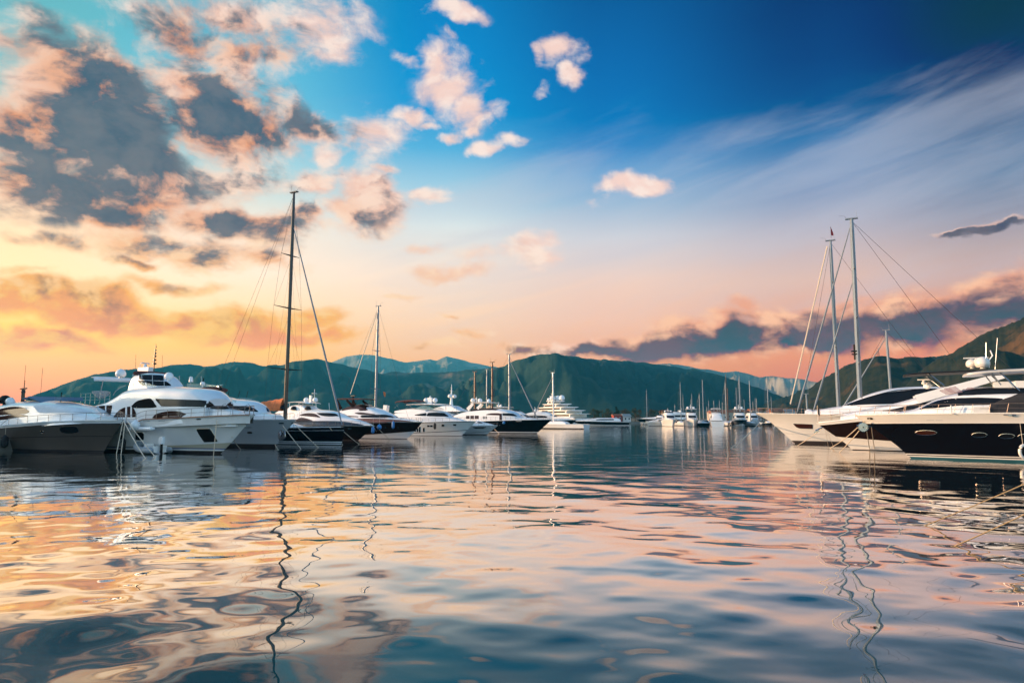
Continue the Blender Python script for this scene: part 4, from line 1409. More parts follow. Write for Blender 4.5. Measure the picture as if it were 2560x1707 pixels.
# ---- black brown sports yacht
b = Boat('motor_yacht', 'black brown sports yacht with low white coupe cabin behind the black sloop', 'yacht', (740, 1380), HL, C10, ROW_L)
b.hull(23, 5.4, (2.85, 2.0), [(0, 2.0), (.2, 2.08), (.5, 2.0), (1, 1.7)], [(-.9, 0.0, 2, 3), (0.0, 0.1, 2, 1), (0.1, ('f', .95), 0, 8), (('f', .95), ('f', 1.0), 1, 1)], [UMBER, WHITE, BOOT], stem=[(-1.0, -.9), (0, 0), (1.3, .9), (2.85, 2.0)], flare=1.4)
b.deck(drop=-.02, cap=STEEL, capw=.06)
b.tier('bulwark', mat('blue black gelcoat', (.012, .018, .035), .12, coat=.5), [(-14, 2.6), (-6, 2.75), (-2, 2.62), (.5, 2.35), (1.7, 2.12)], [(-14, 1.8), (1.7, 2.0)], 2.5, plan=[(-14, 1), (-5, .95), (-2, .72), (0, .42), (1.7, .14)], tumble=.35, rnd=.35)
b.tier('cabin', WHITE, b.line([(760, 470, 2.2), (820, 430, 2.2), (890, 408, 2.0), (1000, 401, 1.9), (1200, 411, 1.6), (1320, 440, 1.3), (1400, 475, 1.1), (1500, 500, .9), (1620, 530, .7), (1740, 572, .4)], crop=C3), [(-14, 1.9), (1, 2.0)], 2.1, plan=[(-14, 1), (-6, 1), (-4, .85), (-2, .6), (0, .42), (2, .15)], tumble=.35, rnd=.5, n=36)
b.pane('side_window', AMBER, [(890, 457, 464), (950, 437, 470), (1020, 434, 476), (1080, 446, 482), (1130, 482, 488)], crop=C3)
b.pane('side_window', AMBER, [(838, 520, 530), (890, 492, 531), (950, 492, 528), (1040, 520, 525)], crop=C3)
b.pane('windscreen', GLASS, [(1092, 434, 440), (1150, 432, 466), (1240, 434, 474), (1310, 442, 472), (1345, 464, 470)], crop=C3)
b.pane('porthole', STEEL, [(480, 1085, 1095), (500, 1072, 1108), (560, 1072, 1108), (580, 1085, 1095)], n=8, m=4)
b.rail(0.35, 0.975, .55, 12, .021, mid=True)
B5 = b
fender(b, (1100, 1125), 1.2, .22, .8, BLUEFEND, 'slate blue fender under the dark bow nearest the black sloop', C10)
fender(b, (1255, 1055), -.6, .34, .5, BLUEFEND, 'round bright blue ball fender beside the dark sports yacht bow', C10)

# ---- brown hull with white bottom, fly bridge and dark hard top
b = Boat('motor_yacht', 'brown hulled fly bridge yacht with white bottom and a dark hard top', 'yacht', (2150, 738), HL, C3, ROW_L)
b.hull(25, 6.0, (2.75, 2.5), [(0, 2.5), (.15, 2.5), (.4, 2.3), (1, 1.9)], [(-.9, 0.0, 1, 3), (0.0, 0.06, 2, 1), (.06, (.30, 1.12), 1, 3), ((.30, 1.12), (.36, 1.2), 2, 1), ((.36, 1.2), ('f', .965), 0, 6), (('f', .965), ('f', 1.0), 1, 1)], [UMBER, WHITE, BOOT], stem=[(-1.2, -.9), (0, 0), (1.5, 1.2), (2.75, 2.5)], flare=1.5)
b.deck(drop=-.01, cap=STEEL, capw=.06)
b.tier('coaming', mat('brown gelcoat', (.20, .065, .03), .2, coat=.4), [(-15, 2.9), (-8, 3.05), (-3, 2.95), (0, 2.75), (1.5, 2.55)], [(-15, 2.0), (1.5, 2.45)], 2.75, plan=[(-15, 1), (-6, .95), (-2.5, .74), (0, .42), (1.5, .15)], tumble=.25, rnd=.3)
b.tier('foredeck', WHITE, b.line([(1000, 880, 2.0), (1140, 845, 1.8), (1400, 832, 1.5), (1700, 840, 1.1), (2000, 868, .7), (2200, 900, .4)], crop=C10), [(-9, 2.5), (1, 2.5)], 2.2, plan=[(-12, 1), (-6, .95), (-3, .75), (0, .4), (1.5, .15)], tumble=.3, rnd=.3)
b.tier('saloon', WHITE, b.line([(100, 760, 2.5), (200, 640, 2.4), (330, 606, 2.3), (520, 580, 2.1), (760, 570, 1.9), (1000, 575, 1.7), (1250, 640, 1.4), (1480, 730, 1.1), (1560, 770, .9), (1640, 815, .7)], crop=C10), [(-16, 2.3), (0, 2.7)], 2.35, plan=[(-16, 1), (-8, 1), (-5, .85), (-3, .6), (0, .35)], tumble=.25, rnd=.5, n=36)
b.pane('saloon_window', AMBER, [(655, 704, 712), (740, 694, 738), (860, 696, 748), (1000, 715, 746), (1150, 735, 744)], crop=C10)
b.pane('saloon_window', GLASS, [(790, 790, 800), (830, 760, 822), (1100, 748, 822), (1400, 746, 818), (1540, 775, 815), (1620, 806, 816)], crop=C10, curve=False, n=20)
b.pane('aft_window', AMBER, [(290, 775, 785), (420, 772, 800), (560, 775, 806), (740, 790, 808)], crop=C10)
b.tier('fly_screen', AMBER, b.linet([(330, 600, 2.0), (480, 555, 1.9), (600, 532, 1.8), (720, 516, 1.7), (900, 512, 1.6), (1000, 540, 1.4), (1150, 590, 1.2), (1250, 628, 1.0)], crop=C10), b.at((800, 610), 1.8, C10)[1] - .25, 1.9, plan=[(-12, 1), (-7, 1), (-5, .8), (-3, .5)], tumble=.3, rnd=.12)
b.top('hard_top', BROWNCLOTH, b.linet([(135, 362, 1.9), (400, 350, 1.9), (700, 352, 1.9), (950, 366, 1.8), (1140, 374, 1.6)], crop=C10), 1.9, thick=.16, camber=.02)
b.strut('arch_leg', UMBER, b.at((290, 620), 2.0, C10), b.at((200, 385), 1.9, C10), 1.85, .12, wide=.55)
b.strut('arch_leg', UMBER, b.at((580, 530), 2.0, C10), b.at((450, 390), 1.9, C10), 1.85, .12, wide=.38)
for px in (720, 1040):
    b.strut('hard_top_leg', BLACK, b.at((px, 380), 1.8, C10), b.at((px - 45, 515), 1.7, C10), 1.7, .05)
x, z = b.at((610, 345), 0, C10)
b.radar(x, 0, z - .05, 1.5, BLACK, 1.2)
b.rail(0.30, 0.98, .6, 14, .021)
B6 = b
fender(b, (1597, 1000), 2.3, .21, 1.0, BLUEFEND, 'long upright bright blue fender on the brown hull', C10)
for px in (1405, 1720):
    b.pane('porthole', STEEL, [(px - 18, 1060, 1070), (px, 1058, 1084), (px + 18, 1070, 1084)], crop=C10, n=5, m=3)

# ---- white yacht behind, whose radomes show past the black sloop's mast
b = Boat('motor_yacht', 'white yacht with two radomes and round black covers, tucked behind the dark mast', 'yacht', ground(690, 1086) + Vector((-1.5, 4, 0)), HL, C3, ROW_L)
b.hull(24, 6.0, (2.8, 2.6), [(0, 2.6), (.4, 2.4), (1, 2.0)], [(-.9, .2, 1, 3), (.2, ('f', 1.0), 0, 6)], [WHITE, BOOT])
b.deck(drop=.05)
b.tier('saloon', WHITE, b.line([(600, 420, 2), (700, 380, 2), (1000, 382, 1.6), (1130, 420, 1.2), (1280, 470, .8)]), 2.2, 2.4, rnd=.5)
b.tier('fly_bridge', WHITE, b.linet([(760, 385, 1.6), (800, 345, 1.6), (1000, 342, 1.4), (1090, 390, 1.2)]), b.at((900, 395), 1.6)[1], 1.9, rnd=.3)
for px in (822, 988):
    x, z = b.at((px, 395), 1.9)
    q = MB(); q.lathe(dome(.62, 1.1, 6), (x, b.side * 1.95, z), 12); q.build('life_raft_cover', BLACKFEND, b.root)
b.top('hard_top', WHITE, b.linet([(735, 310, 1.8), (850, 302, 1.8), (1000, 306, 1.8), (1120, 322, 1.6)]), 1.9, thick=.14)
for px in (770, 880, 1080):
    b.strut('hard_top_leg', WHITE, b.at((px, 312), 1.7), b.at((px, 395), 1.8), 1.7, .09)
for px, r in ((968, .50), (1072, .50)):
    x, z = b.at((px, 305), 0)
    b.radome(x, 0, z - .1, r, WHITE, .15)
x, z = b.at((1018, 300), 0)
q = MB(); q.box((x, 0, z + .55), (.4, .4, 1.2)); q.tube([(x + .9, 0, z), (x + .9, 0, z + 2.3)], .05, 6); q.box((x + .9, 0, z + 1.5), (.5, .9, .08)); q.build('radar_mast', WHITE, b.root)

# ---- white fly bridge yacht with brown bimini
b = Boat('motor_yacht', 'white fly bridge yacht with a brown bimini top and small square hull windows', 'yacht', (1195, 797), HL, C4, ROW_L)
b.hull(24, 6.2, (2.95, 2.55), [(0, 2.55), (.15, 2.52), (.4, 2.35), (1, 1.9)], [(-.9, 0.0, 2, 3), (0.0, 0.05, 2, 1), (.05, (.28, .95), 0, 3), ((.28, .95), (.38, 1.05), 3, 1), ((.38, 1.05), ('f', .93), 0, 6), (('f', .93), ('f', .955), 3, 1), (('f', .955), ('f', 1.0), 0, 1)], [WHITE, WHITE, BOOT, NAVY], flare=1.45)
b.deck(drop=.03)
for a_, c_, yt, yb in ((790, 816, 671, 690), (826, 852, 671, 690), (960, 990, 662, 684), (1096, 1130, 658, 676), (642, 656, 715, 748), (666, 682, 705, 750), (692, 710, 690, 752), (740, 758, 702, 748)):
    b.pane('hull_window', GLASS, [(a_, yt, yb), (c_, yt, yb)], n=4, m=3)
b.tier('saloon', WHITE, b.line([(330, 560, 2.5), (400, 520, 2.5), (520, 510, 2.3), (660, 492, 2.1), (760, 490, 1.9), (880, 500, 1.7), (980, 520, 1.4), (1050, 568, 1.1), (1130, 590, .9), (1250, 622, .6)]), [(-16, 2.2), (0, 2.5)], 2.45, plan=[(-16, 1), (-7, 1), (-5, .85), (-3, .62), (0, .3)], tumble=.25, rnd=.5, n=36)
b.pane('saloon_window', GLASS, [(645, 548, 556), (720, 535, 562), (775, 527, 562), (780, 530, 555)], curve=False)
b.pane('windscreen', GLASS, [(785, 548, 562), (805, 524, 565), (900, 522, 568), (990, 528, 570), (1042, 566, 570)], curve=False)
b.tier('fly_coaming', WHITE, b.linet([(400, 500, 2.0), (520, 485, 1.9), (640, 478, 1.8), (760, 484, 1.6), (880, 492, 1.4)]), b.at((640, 510), 1.9)[1] - .2, 1.9, rnd=.15)
q = MB()
for s in (1, -1):
    pts = []
    for px, yt, yb in ((630, 482, 495), (690, 455, 492), (740, 440, 490), (810, 452, 490), (872, 480, 490)):
        x, zt_ = b.at((px, yt), 1.7); _, zb_ = b.at((px, yb), 1.7)
        pts.append([(x, s * 1.75, zb_), (x, s * 1.6, zt_)])
    q.grid(pts)
q.build_each('fly_screen', CLEAR, b.root)
b.top('hard_top', WHITE, b.linet([(530, 428, 1.8), (700, 420, 1.8), (900, 424, 1.7), (1070, 434, 1.5)]), 1.9, thick=.16)
b.top('bimini', BROWNCLOTH, b.linet([(402, 404, 1.8), (450, 390, 1.8), (600, 382, 1.8), (730, 388, 1.7), (808, 402, 1.6)]), 1.9, thick=.22, camber=.10)
for a_, c_ in (((410, 408), (470, 490)), ((470, 410), (390, 480)), ((560, 420), (620, 475)), ((880, 432), (880, 488)), ((1000, 436), (1010, 520))):
    b.strut('canopy_leg', STEEL, b.at(a_, 1.75), b.at(c_, 1.8), 1.75, .05)
for px in (778, 884):
    x, z = b.at((px, 402), 0)
    b.radome(x, 0, z - .1, .45, WHITE, .15)
x, z = b.at((825, 405), 0)
q = MB(); q.box((x, 0, z + .35), (.9, .5, 1.0)); q.build('radar_mast', WHITE, b.root)
b.radar(x, 0, z + .75, 1.4)
x, z = b.at((345, 470), 0)
q = MB(); q.box((x, -1, z - .3), (.8, .8, 1.6), 0, 0, .15); q.build('deck_locker', WHITE, b.root)
b.rail(0.35, 0.98, .6, 12, .021, mid=True)
B8 = b
fender(b, (880, 682), 3.0, .22, 1.0, BLACKFEND, 'black fender hanging on the white hull with square windows', C4)

# ---- white yacht with a tall mast tower, behind
b = Boat('motor_yacht', 'white yacht with a tall pole mast carrying domes, behind the brown bimini', 'yacht', ground(1110, 1078), HL, C4, ROW_L)
b.hull(24, 6.2, (2.8, 2.6), [(0, 2.6), (.4, 2.4), (1, 2.0)], [(-.9, .2, 1, 3), (.2, ('f', 1.0), 0, 6)], [WHITE, BOOT])
b.deck(drop=.05)
b.tier('saloon', WHITE, b.line([(800, 520, 2.4), (900, 478, 2.2), (1000, 486, 1.8), (1100, 530, 1.4), (1240, 590, 1.0)]), 2.2, 2.4, rnd=.5)
b.pane('windscreen', GLASS, [(1070, 566, 572), (1110, 560, 580), (1200, 565, 582), (1265, 580, 584)])
b.tier('fly_bridge', WHITE, b.linet([(860, 470, 1.8), (960, 446, 1.8), (1120, 446, 1.5), (1180, 470, 1.2), (1250, 500, .9)]), b.at((1050, 510), 1.8)[1], 1.9, rnd=.3)
x, z = b.at((1075, 450), 0)
q = MB(); q.tube([(x, 0, z), (x, 0, z + 2.2), (x, 0, z + 5.2)], [.45, .22, .03], 8); q.box((x, 0, z + 2.6), (.3, 2.2, .12)); q.box((x, 0, z + 3.6), (.2, 1.2, .08)); q.box((x, 0, z + 4.3), (.12, .7, .06)); q.build('mast_tower', WHITE, b.root)
for yy in (-1, 1):
    b.radome(x + .2, yy, z + 1.9, .5, WHITE, .1)

# ---- small white express cruiser
b = Boat('motor_yacht', 'small low white express cruiser squeezed beside the navy hulled yacht', 'yacht', (1490, 784), HL, C4, ROW_L)
b.hull(15, 4.4, (2.45, 1.75), [(0, 1.75), (.3, 1.65), (1, 1.3)], [(-.9, 0.0, 2, 3), (0.0, 0.12, 2, 1), (.12, (.2, .6), 0, 3), ((.2, .6), (.26, .68), 3, 1), ((.26, .68), ('f', .96), 0, 5), (('f', .96), ('f', 1.0), 3, 1)], [WHITE, WHITE, BOOT, BOOT], flare=1.4)
b.deck(drop=.02)
b.pane('hull_window', GLASS, [(1330, 692, 698), (1360, 692, 708), (1450, 691, 708), (1482, 692, 696)], curve=False)
b.tier('cabin', WHITE, b.line([(1250, 640, 1.5), (1330, 622, 1.5), (1390, 628, 1.3), (1450, 640, 1.0), (1560, 665, .6)]), 1.4, 1.6, plan=[(-9, 1), (-4, .9), (0, .4)], tumble=.3, rnd=.4)
b.pane('windscreen', GLASS, [(1380, 632, 640), (1410, 632, 648), (1440, 640, 648)])
b.rail(0.5, 0.98, .45, 7, .021, mid=False)

# ---- navy hulled yacht at the end of the row
b = Boat('motor_yacht', 'navy hulled yacht with white superstructure ending the left row', 'yacht', (2080, 768), HL, C4, ROW_L)
b.hull(26, 6.6, (3.4, 2.8), [(0, 2.8), (.2, 2.72), (.5, 2.5), (1, 2.1)], [(-.9, 0.0, 2, 3), (0.0, 0.12, 2, 1), (.12, .30, 1, 1), (.30, ('f', .97), 0, 8), (('f', .97), ('f', 1.0), 1, 1)], [NAVY, WHITE, BOOT], stem=[(-1.2, -.9), (0, 0), (1.4, 1.2), (3.4, 2.8)], flare=1.5)
b.deck(drop=.05)
b.pane('name_letters', WHITE, [(1832, 618, 626), (1900, 618, 626)], off=.03, n=4, m=2)
b.tier('saloon', WHITE, b.line([(1080, 560, 2.6), (1160, 528, 2.6), (1290, 500, 2.5), (1420, 487, 2.3), (1560, 484, 2.1), (1700, 492, 1.8), (1810, 520, 1.4), (1870, 568, 1.1), (2000, 588, .8), (2140, 606, .5)]), [(-16, 2.2), (1, 2.7)], 2.7, plan=[(-16, 1), (-7, 1), (-5, .85), (-3, .62), (1.5, .25)], tumble=.18, rnd=.5, n=36)
b.pane('aft_window', AMBER, [(1248, 560, 595), (1295, 558, 596), (1345, 558, 597), (1396, 558, 597)], curve=False)
for px in (1290, 1342):
    b.pane('window_post', WHITE, [(px, 556, 600), (px + 8, 556, 600)], off=.05, n=3, m=3)
for px in (1445, 1463, 1481):
    b.pane('vent_slit', BLACK, [(px, 566, 596), (px + 10, 566, 596)], n=3, m=3)
b.pane('saloon_window', AMBER, [(1480, 546, 550), (1530, 532, 553), (1600, 529, 555), (1640, 530, 556)])
b.pane('door', AMBER, [(1640, 534, 612), (1668, 534, 612)], off=.03, n=4)
b.pane('windscreen', GLASS, [(1676, 530, 558), (1740, 530, 560), (1800, 536, 563), (1850, 562, 566)], curve=False)
b.tier('fly_coaming', UMBER, b.linet([(1300, 482, 2.1), (1400, 474, 2.0), (1600, 474, 1.7), (1690, 486, 1.4)]), b.at((1500, 495), 2.0)[1] - .2, 2.1, rnd=.12)
b.top('hard_top', CREAM, b.linet([(1285, 410, 2.0), (1400, 400, 2.0), (1540, 400, 1.9), (1632, 408, 1.7)]), 2.1, thick=.24, camber=.02)
b.strut('arch_leg', WHITE, b.at((1260, 488), 2.2), b.at((1330, 418), 2.0), 2.0, .16, wide=.65)
b.strut('arch_leg', WHITE, b.at((1375, 476), 2.2), b.at((1430, 420), 2.0), 2.0, .16, wide=.5)
for px in (1510, 1600):
    b.strut('hard_top_leg', STEEL, b.at((px, 412), 1.9), b.at((px, 476), 1.9), 1.9, .07)
for px, r in ((1328, .52), (1411, .50), (1515, .42)):
    x, z = b.at((px, 402), 0)
    b.radome(x, 0, z - .12, r, WHITE, .15)
x, z = b.at((1368, 402), 0)
b.radar(x, 0, z + .6, 1.6)
q = MB(); q.tube([(x, 0, z), (x, 0, z + .7)], .12, 8); q.build('radar_mast', WHITE, b.root)
b.rail(0.32, 0.985, .75, 16, .021)
B10 = b
fender(b, (1692, 642), 2.9, .30, .5, BLUEFEND, 'round blue ball fender on the navy hull', C4)


# ---- sailing boats whose masts stand behind the row
def sloop(name_label, base_px, top_px, dist, heading, hullmat, spar, r=.16, sp=((.35, 1.3), (.68, 1.0)), L=15, group='sailing boats with bare masts behind the yachts', furl_to=None, back=True, cover=None, zdeck=1.6, wire=.02, bow=.42):
    d = ray(*base_px)
    s = dist / d.y
    foot = Vector((d.x * s, d.y * s, 0))
    b = Boat('sailing_yacht', name_label, 'sailboat', foot, heading, Crop(0, 0, 1), group)
    b.M = Matrix.Translation(foot) @ Matrix.Rotation(rad(heading), 4, 'Z')
    b.Mi = b.M.inverted()
    X0 = L * bow
    b.hull(L, L * .27, (X0, zdeck), [(0, zdeck), (.5, zdeck * .85), (1, zdeck * .8)], [(-.9, .0, 1, 2), (0, .12, 1, 1), (.12, .25, 2, 1), (.25, ('f', 1.0), 0, 5)], [hullmat, BOOT, NAVY], stem=[(X0 - L * .12, -.9), (X0 - L * .06, 0), (X0 - L * .02, .8), (X0, zdeck)], n_u=20, flare=1.1)
    b.deck(drop=.05)
    b.tier('coach_roof', WHITE, [(-L * .25, zdeck + .15), (-L * .18, zdeck + .55), (L * .05, zdeck + .5), (L * .16, zdeck + .05)], zdeck - .35, L * .085, rnd=.2, n=12)
    b.pane('cabin_window', GLASS, [], n=2) if False else None
    # masthead height seen along the line of sight to its pixel, on the plane across the line of sight
    dt = ray(*top_px)
    t = (foot.x * d.x + foot.y * d.y) / (dt.x * d.x + dt.y * d.y)
    T = b.Mi @ (Vector((0, 0, CAM_H)) + dt * t)
    b.mast((0, zdeck + .3), (T.x * .5, T.z), r, r * .6, spar, sp, stays=[(.99, (X0, 0, zdeck))] + ([(.99, (-L * .56, 0, zdeck))] if back else []), boom=((-L * .36, zdeck + 1.5), r * .7, cover, .4) if cover else None, furl=[(.93, (X0, 0, zdeck + .2), r * .55)] if furl_to else (), wire=wire)
    if cover is None:
        pass
    return b


sloop('sloop with a silver mast and orange pennant behind the brown yacht', (938, 1046), (949, 766), 112, HL, WHITE, ALU, .20, ((.62, 1.0), (.30, 1.3), (.10, 1.1)), 17, wire=.018)
pn = MB()
pnd = ray(958, 983); s_ = 111.0 / pnd.y
pn.grid([[(0, 0, 0), (0.06, 0, -.55)], [(.25, .05, -.1), (.28, .03, -.95)], [(.4, -.03, -.2), (.38, 0, -.7)]])
po = pn.build('pennant', ORANGE); po.location = (pnd.x * s_, 111.0, CAM_H + pnd.z * s_ + .3)
tag(po, 'small orange pennant hoisted beside the silver mast', 'pennant')
st = ray(876, 985); s2 = 110.0 / st.y
rope((949 * 0 + ray(944, 776).x * 112 / ray(944, 776).y, 112, CAM_H + ray(944, 776).z * 112 / ray(944, 776).y), (st.x * s2, 110, CAM_H + st.z * s2), 'pale furled stay slanting from the silver mast down to the dark hard top', .07, 0.0, group='loose stays beside the masts')
sloop('ketch with a short brown mast left of the navy yacht hard top', (1187, 1050), (1186, 930), 150, HL, WHITE, BROWNSPAR, .20, ((.6, 1.0),), 14)
sloop('sloop with a thin white mast between the two brown masts', (1217, 1050), (1217, 924), 158, HL, WHITE, ALU, .17, ((.5, 1.0),), 14)
sloop('sloop with the tall red brown mast above the navy yacht', (1231, 1050), (1229, 906), 152, HL, NAVY, BROWNSPAR, .22, ((.45, 1.2), (.75, .9)), 17)
sloop('white sloop with a tall white mast rising from the navy yacht bow', (1274, 1050), (1271, 886), 156, HL, WHITE, ALU, .24, ((.38, 1.3), (.7, 1.0)), 18, furl_to=True)
sloop('white sloop with a tall white mast in front of the super yacht', (1384, 1052), (1380, 932), 200, 150, WHITE, WHITE, .22, ((.40, 1.3), (.72, 1.0)), 18, furl_to=True, cover=WHITECLOTH)

# ================================================================== the right hand row
HR = 152.0
ROW_R = 'yachts moored side by side in the right row'
CP = Crop(0, 0, 1)

# ---- big cream sloop with two headstays
b = Boat('sailing_yacht', 'large cream hulled sloop with a tall silver mast and low dark glass deckhouse', 'sailboat', (580, 1236), HR, C7, ROW_R)
b.hull(33, 7.2, (4.45, 3.62), [(0, 3.62), (.1, 3.56), (.3, 3.40), (1, 3.1)], [(-.9, 0.0, 1, 3), (0.0, 0.30, 1, 2), (.30, .36, 2, 1), (.36, ('f', .32), 0, 3), (('f', .32), ('f', .327), 2, 1), (('f', .327), ('f', 1.0), 0, 8)], [CREAM, BOOT, mat('grey cove line', (.25, .24, .23), .4)], stem=[(-1.6, -.9), (-.1, 0.0), (.5, .55), (1.9, 1.9), (3.1, 2.9), (4.45, 3.62)], flare=1.15, full=2.2, fine=1.0)
b.deck(drop=.05, cap=CREAM)
b.pane('hull_window', AMBER, [(572, 1008, 1014), (600, 1008, 1045), (640, 1009, 1062), (780, 1014, 1066), (792, 1020, 1066)], off=.02, frame=STEEL, fr=.02, curve=False)
b.tier('foredeck_hatch', WHITE, b.line([(700, 862, .6), (730, 845, .6), (770, 850, .6), (790, 858, .6)]), 3.4, .6, n=10)
b.tier('coaming', WHITE, b.line([(790, 858, 2.0), (950, 835, 2.0), (1130, 812, 2.2), (1400, 800, 2.4), (1700, 800, 2.6), (2000, 800, 2.6)]), 3.2, 2.5, plan=[(-20, 1), (-8, .95), (-4, .7), (-1, .4)], rnd=.3)
b.tier('deckhouse', WHITE, b.line([(-160, 806, 1.6), (-60, 760, 1.7), (60, 706, 1.9), (230, 648, 2.0), (430, 604, 2.1), (650, 585, 2.1), (900, 582, 2.1), (1200, 600, 2.1), (1500, 640, 2.1)], crop=C8), 3.3, 2.3, plan=[(-22, .9), (-9, 1.0), (-6, .9), (-4, .7), (-2.5, .45)], tumble=.25, rnd=.6, n=40)
b.pane('wrap_window', GLASS, [(-135, 795, 803), (-50, 766, 800), (60, 728, 792), (230, 676, 786), (430, 628, 780), (600, 612, 760), (760, 606, 720), (900, 604, 650), (1000, 606, 620)], crop=C8, n=26, m=7)
m2b = b.at((2150, 1000), 0, CP); m2t = b.at((2129, 548), 0, CP)
s1 = b.at((150, 1470), 0, CR); s2_ = b.at((265, 1465), 0, CR)
b.mast((m2b[0], 3.3), m2t, .27, .20, ALU, ((.26, 1.6), (.49, 1.5), (.74, 1.2)), stays=[(.99, (-20, 1.5, 3.2)), (.99, (-26, 0, 3.1))], furl=[(.985, (s1[0], 0, 3.6), .10), (.70, (s2_[0], 0, 3.6), .09)], wire=.018)
x, z = b.at((570, 1040), 0, CR)
q = MB(); q.box((x, 0, z), (.7, .5, .14)); q.box((x, 0, z - .35), (.6, .5, .12)); q.tube([(x, 0, z - 1), (x, 0, z + .8)], .10, 8); q.build('radar_bracket', BLACK, b.root)
b.radome(m2b[0] + .9, 0, 9.0, .30, WHITE, .1) if False else None
b.rail(0.55, 0.985, .62, 14, .018, mid=True)
R1 = b

# ---- sloop behind, left of the two tall masts
b = sloop('white sloop with shorter silver mast and red burgee behind the cream sloop', (2098, 1046), (2078, 602), 96, HR, WHITE, ALU, .26, ((.25, 1.5), (.40, 1.4), (.76, 1.2)), 26, 'sailing yachts behind the cream sloop', zdeck=2.6, back=True, wire=.018, bow=.2)
fa = ray(2068, 616); fb = ray(1976, 1010)
A = Vector((fa.x * 96 / fa.y, 96, CAM_H + fa.z * 96 / fa.y)); D_ = 96.0
Bv = Vector((fb.x * D_ / fb.y, D_, CAM_H + fb.z * D_ / fb.y))
rope(A, Bv, 'thick furled headstay reaching farthest left of the right hand masts', .10, 0.0, group='loose stays beside the masts')
fp = ray(2078, 596); F0 = Vector((fp.x * 96 / fp.y, 96, CAM_H + fp.z * 96 / fp.y))
bg_ = empty('burgee', F0); tag(bg_, 'tiny dark red burgee at the masthead', 'flag')
MB().tube([(0, 0, 0), (0, 0, 1.8)], .02, 4).build('staff', WIRE, bg_)
MB().grid([[(.02, 0, .5), (.02, 0, 1.7)], [(.2, .05, .4), (.22, .04, 1.2)], [(.35, 0, .4), (.36, 0, .75)]]).build('cloth', RED, bg_)
sloop('third sloop with a short silver mast rising over the dark glass deckhouse', (2232, 1046), (2212, 826), 110, HR, WHITE, ALU, .22, ((.45, 1.3),), 20, 'sailing yachts behind the cream sloop', zdeck=2.4, furl_to=True)
sloop('distant sloop whose mast stub shows between the slanting headstays', (2020, 1046), (2014, 985), 150, HR, WHITE, ALU, .2, ((.4, 1.0),), 12, 'sailing yachts behind the cream sloop')

# ---- black and cream sports fly bridge yacht in the middle
b = Boat('motor_yacht', 'black and cream fly bridge yacht with slanting white arch and black hard top', 'yacht', (1255, 1312), HR, C7, ROW_R)
b.hull(24, 6.2, (3.15, 2.58), [(0, 2.58), (.05, 2.70), (.15, 3.0), (.35, 3.1), (1, 2.8)], [(-.9, 0.0, 2, 3), (0, .07, 2, 1), (.07, (.55, 1.25), 1, 3), ((.55, 1.25), ('f', .90), 0, 6), (('f', .90), ('f', 1.0), 3, 2)], [UMBER, CREAM, BOOT, WHITE], stem=[(-1.2, -.9), (0, 0), (.75, .75), (2.0, 1.7), (3.15, 2.58)], flare=1.4)
b.deck(drop=.05)
b.tier('coach_roof', WHITE, b.line([(-180, 925, .6), (0, 870, 1.0), (150, 845, 1.3), (270, 820, 1.6), (500, 770, 1.9), (730, 705, 2.0), (870, 650, 2.1), (1010, 590, 2.1), (1200, 585, 2.1), (1500, 590, 2.1)], crop=C8), 2.6, 2.4, plan=[(-16, 1), (-6, 1), (-3, .8), (0, .5), (1.5, .25)], tumble=.2, rnd=.45, n=36)
b.pane('cabin_window', GLASS, [(310, 855, 862), (420, 842, 868), (560, 812, 872), (740, 772, 868), (900, 745, 800), (930, 745, 760)], crop=C8)
b.strut('arch', WHITE, b.at((700, 730), 2.2, C8), b.at((1700, 452), 2.0, C8), 2.1, .2, wide=.65)
b.top('hard_top', BLACK, b.line([(552, 446, 1.8), (650, 428, 2.0), (850, 414, 2.1), (1100, 402, 2.1), (1400, 388, 2.1), (1700, 384, 2.0)], crop=C8), 2.2, thick=.20, camber=.02)
b.strut('hard_top_leg', STEEL, b.at((840, 432), 2.0, C8), b.at((1020, 572), 2.1, C8), 2.0, .10)
b.strut('hard_top_leg', STEEL, b.at((780, 470), -2.0, C8), b.at((880, 580), -2.0, C8), 1.2, .06)
x, z = b.at((1462, 372), .6, C8)
b.radome(x, b.side * .6, z - .05, .60, CREAM, .12)
x, z = b.at((1345, 368), -.3, C8)
b.radome(x, b.side * -.6, z - .05, .48, CREAM, .12)
x, z = b.at((1385, 300), 0, C8)
b.radar(x, 0, z - .05, 1.9, CREAM, 1.75)
for a_, c_ in (((1465, 240), (1472, 95)), ((1568, 360), (1600, 45))):
    p0 = b.at(a_, -.8, C8); p1 = b.at(c_, -.8, C8)
    b.pole('antenna', [(p0[0], .8, p0[1] - .4), (p1[0], .8, p1[1])], .022, WHITE, 5)
p0, p1, p2 = (b.at(c_, 0, C8) for c_ in ((1530, 285), (1575, 225), (1548, 165)))
b.pole('camera_arm', [(p0[0], 0, p0[1] - .6), (p0[0], 0, p0[1]), (p1[0], 0, p1[1]), (p2[0], 0, p2[1])], .06, WHITE, 6)
x, z = b.at((780, 545), 0, C8)
b.radar(x, .3, z - .1, 1.0, WHITE, 1.6); b.radome(x - .3, -.3, z - .5, .34, WHITE, .05)
b.rail(0.45, 0.985, .62, 12, .016)
fl = MB(); x, z = b.at((850, 905), 0); fl.tube([(x, 0, z - .9), (x, 0, z + .9)], .02, 5); b_fs = fl.build('flag_staff', STEEL, b.root)
MB().grid([[(x, 0, z + .85), (x, 0, z + .1)], [(x - .1, .06, z + .7), (x - .14, .05, z - .1)], [(x - .2, 0, z + .45), (x - .2, 0, z - .25)]]).build('flag', DARKCLOTH, b_fs)
q = MB()
p0, p1 = b.at((850, 1100), 0), b.at((930, 1040), 0)
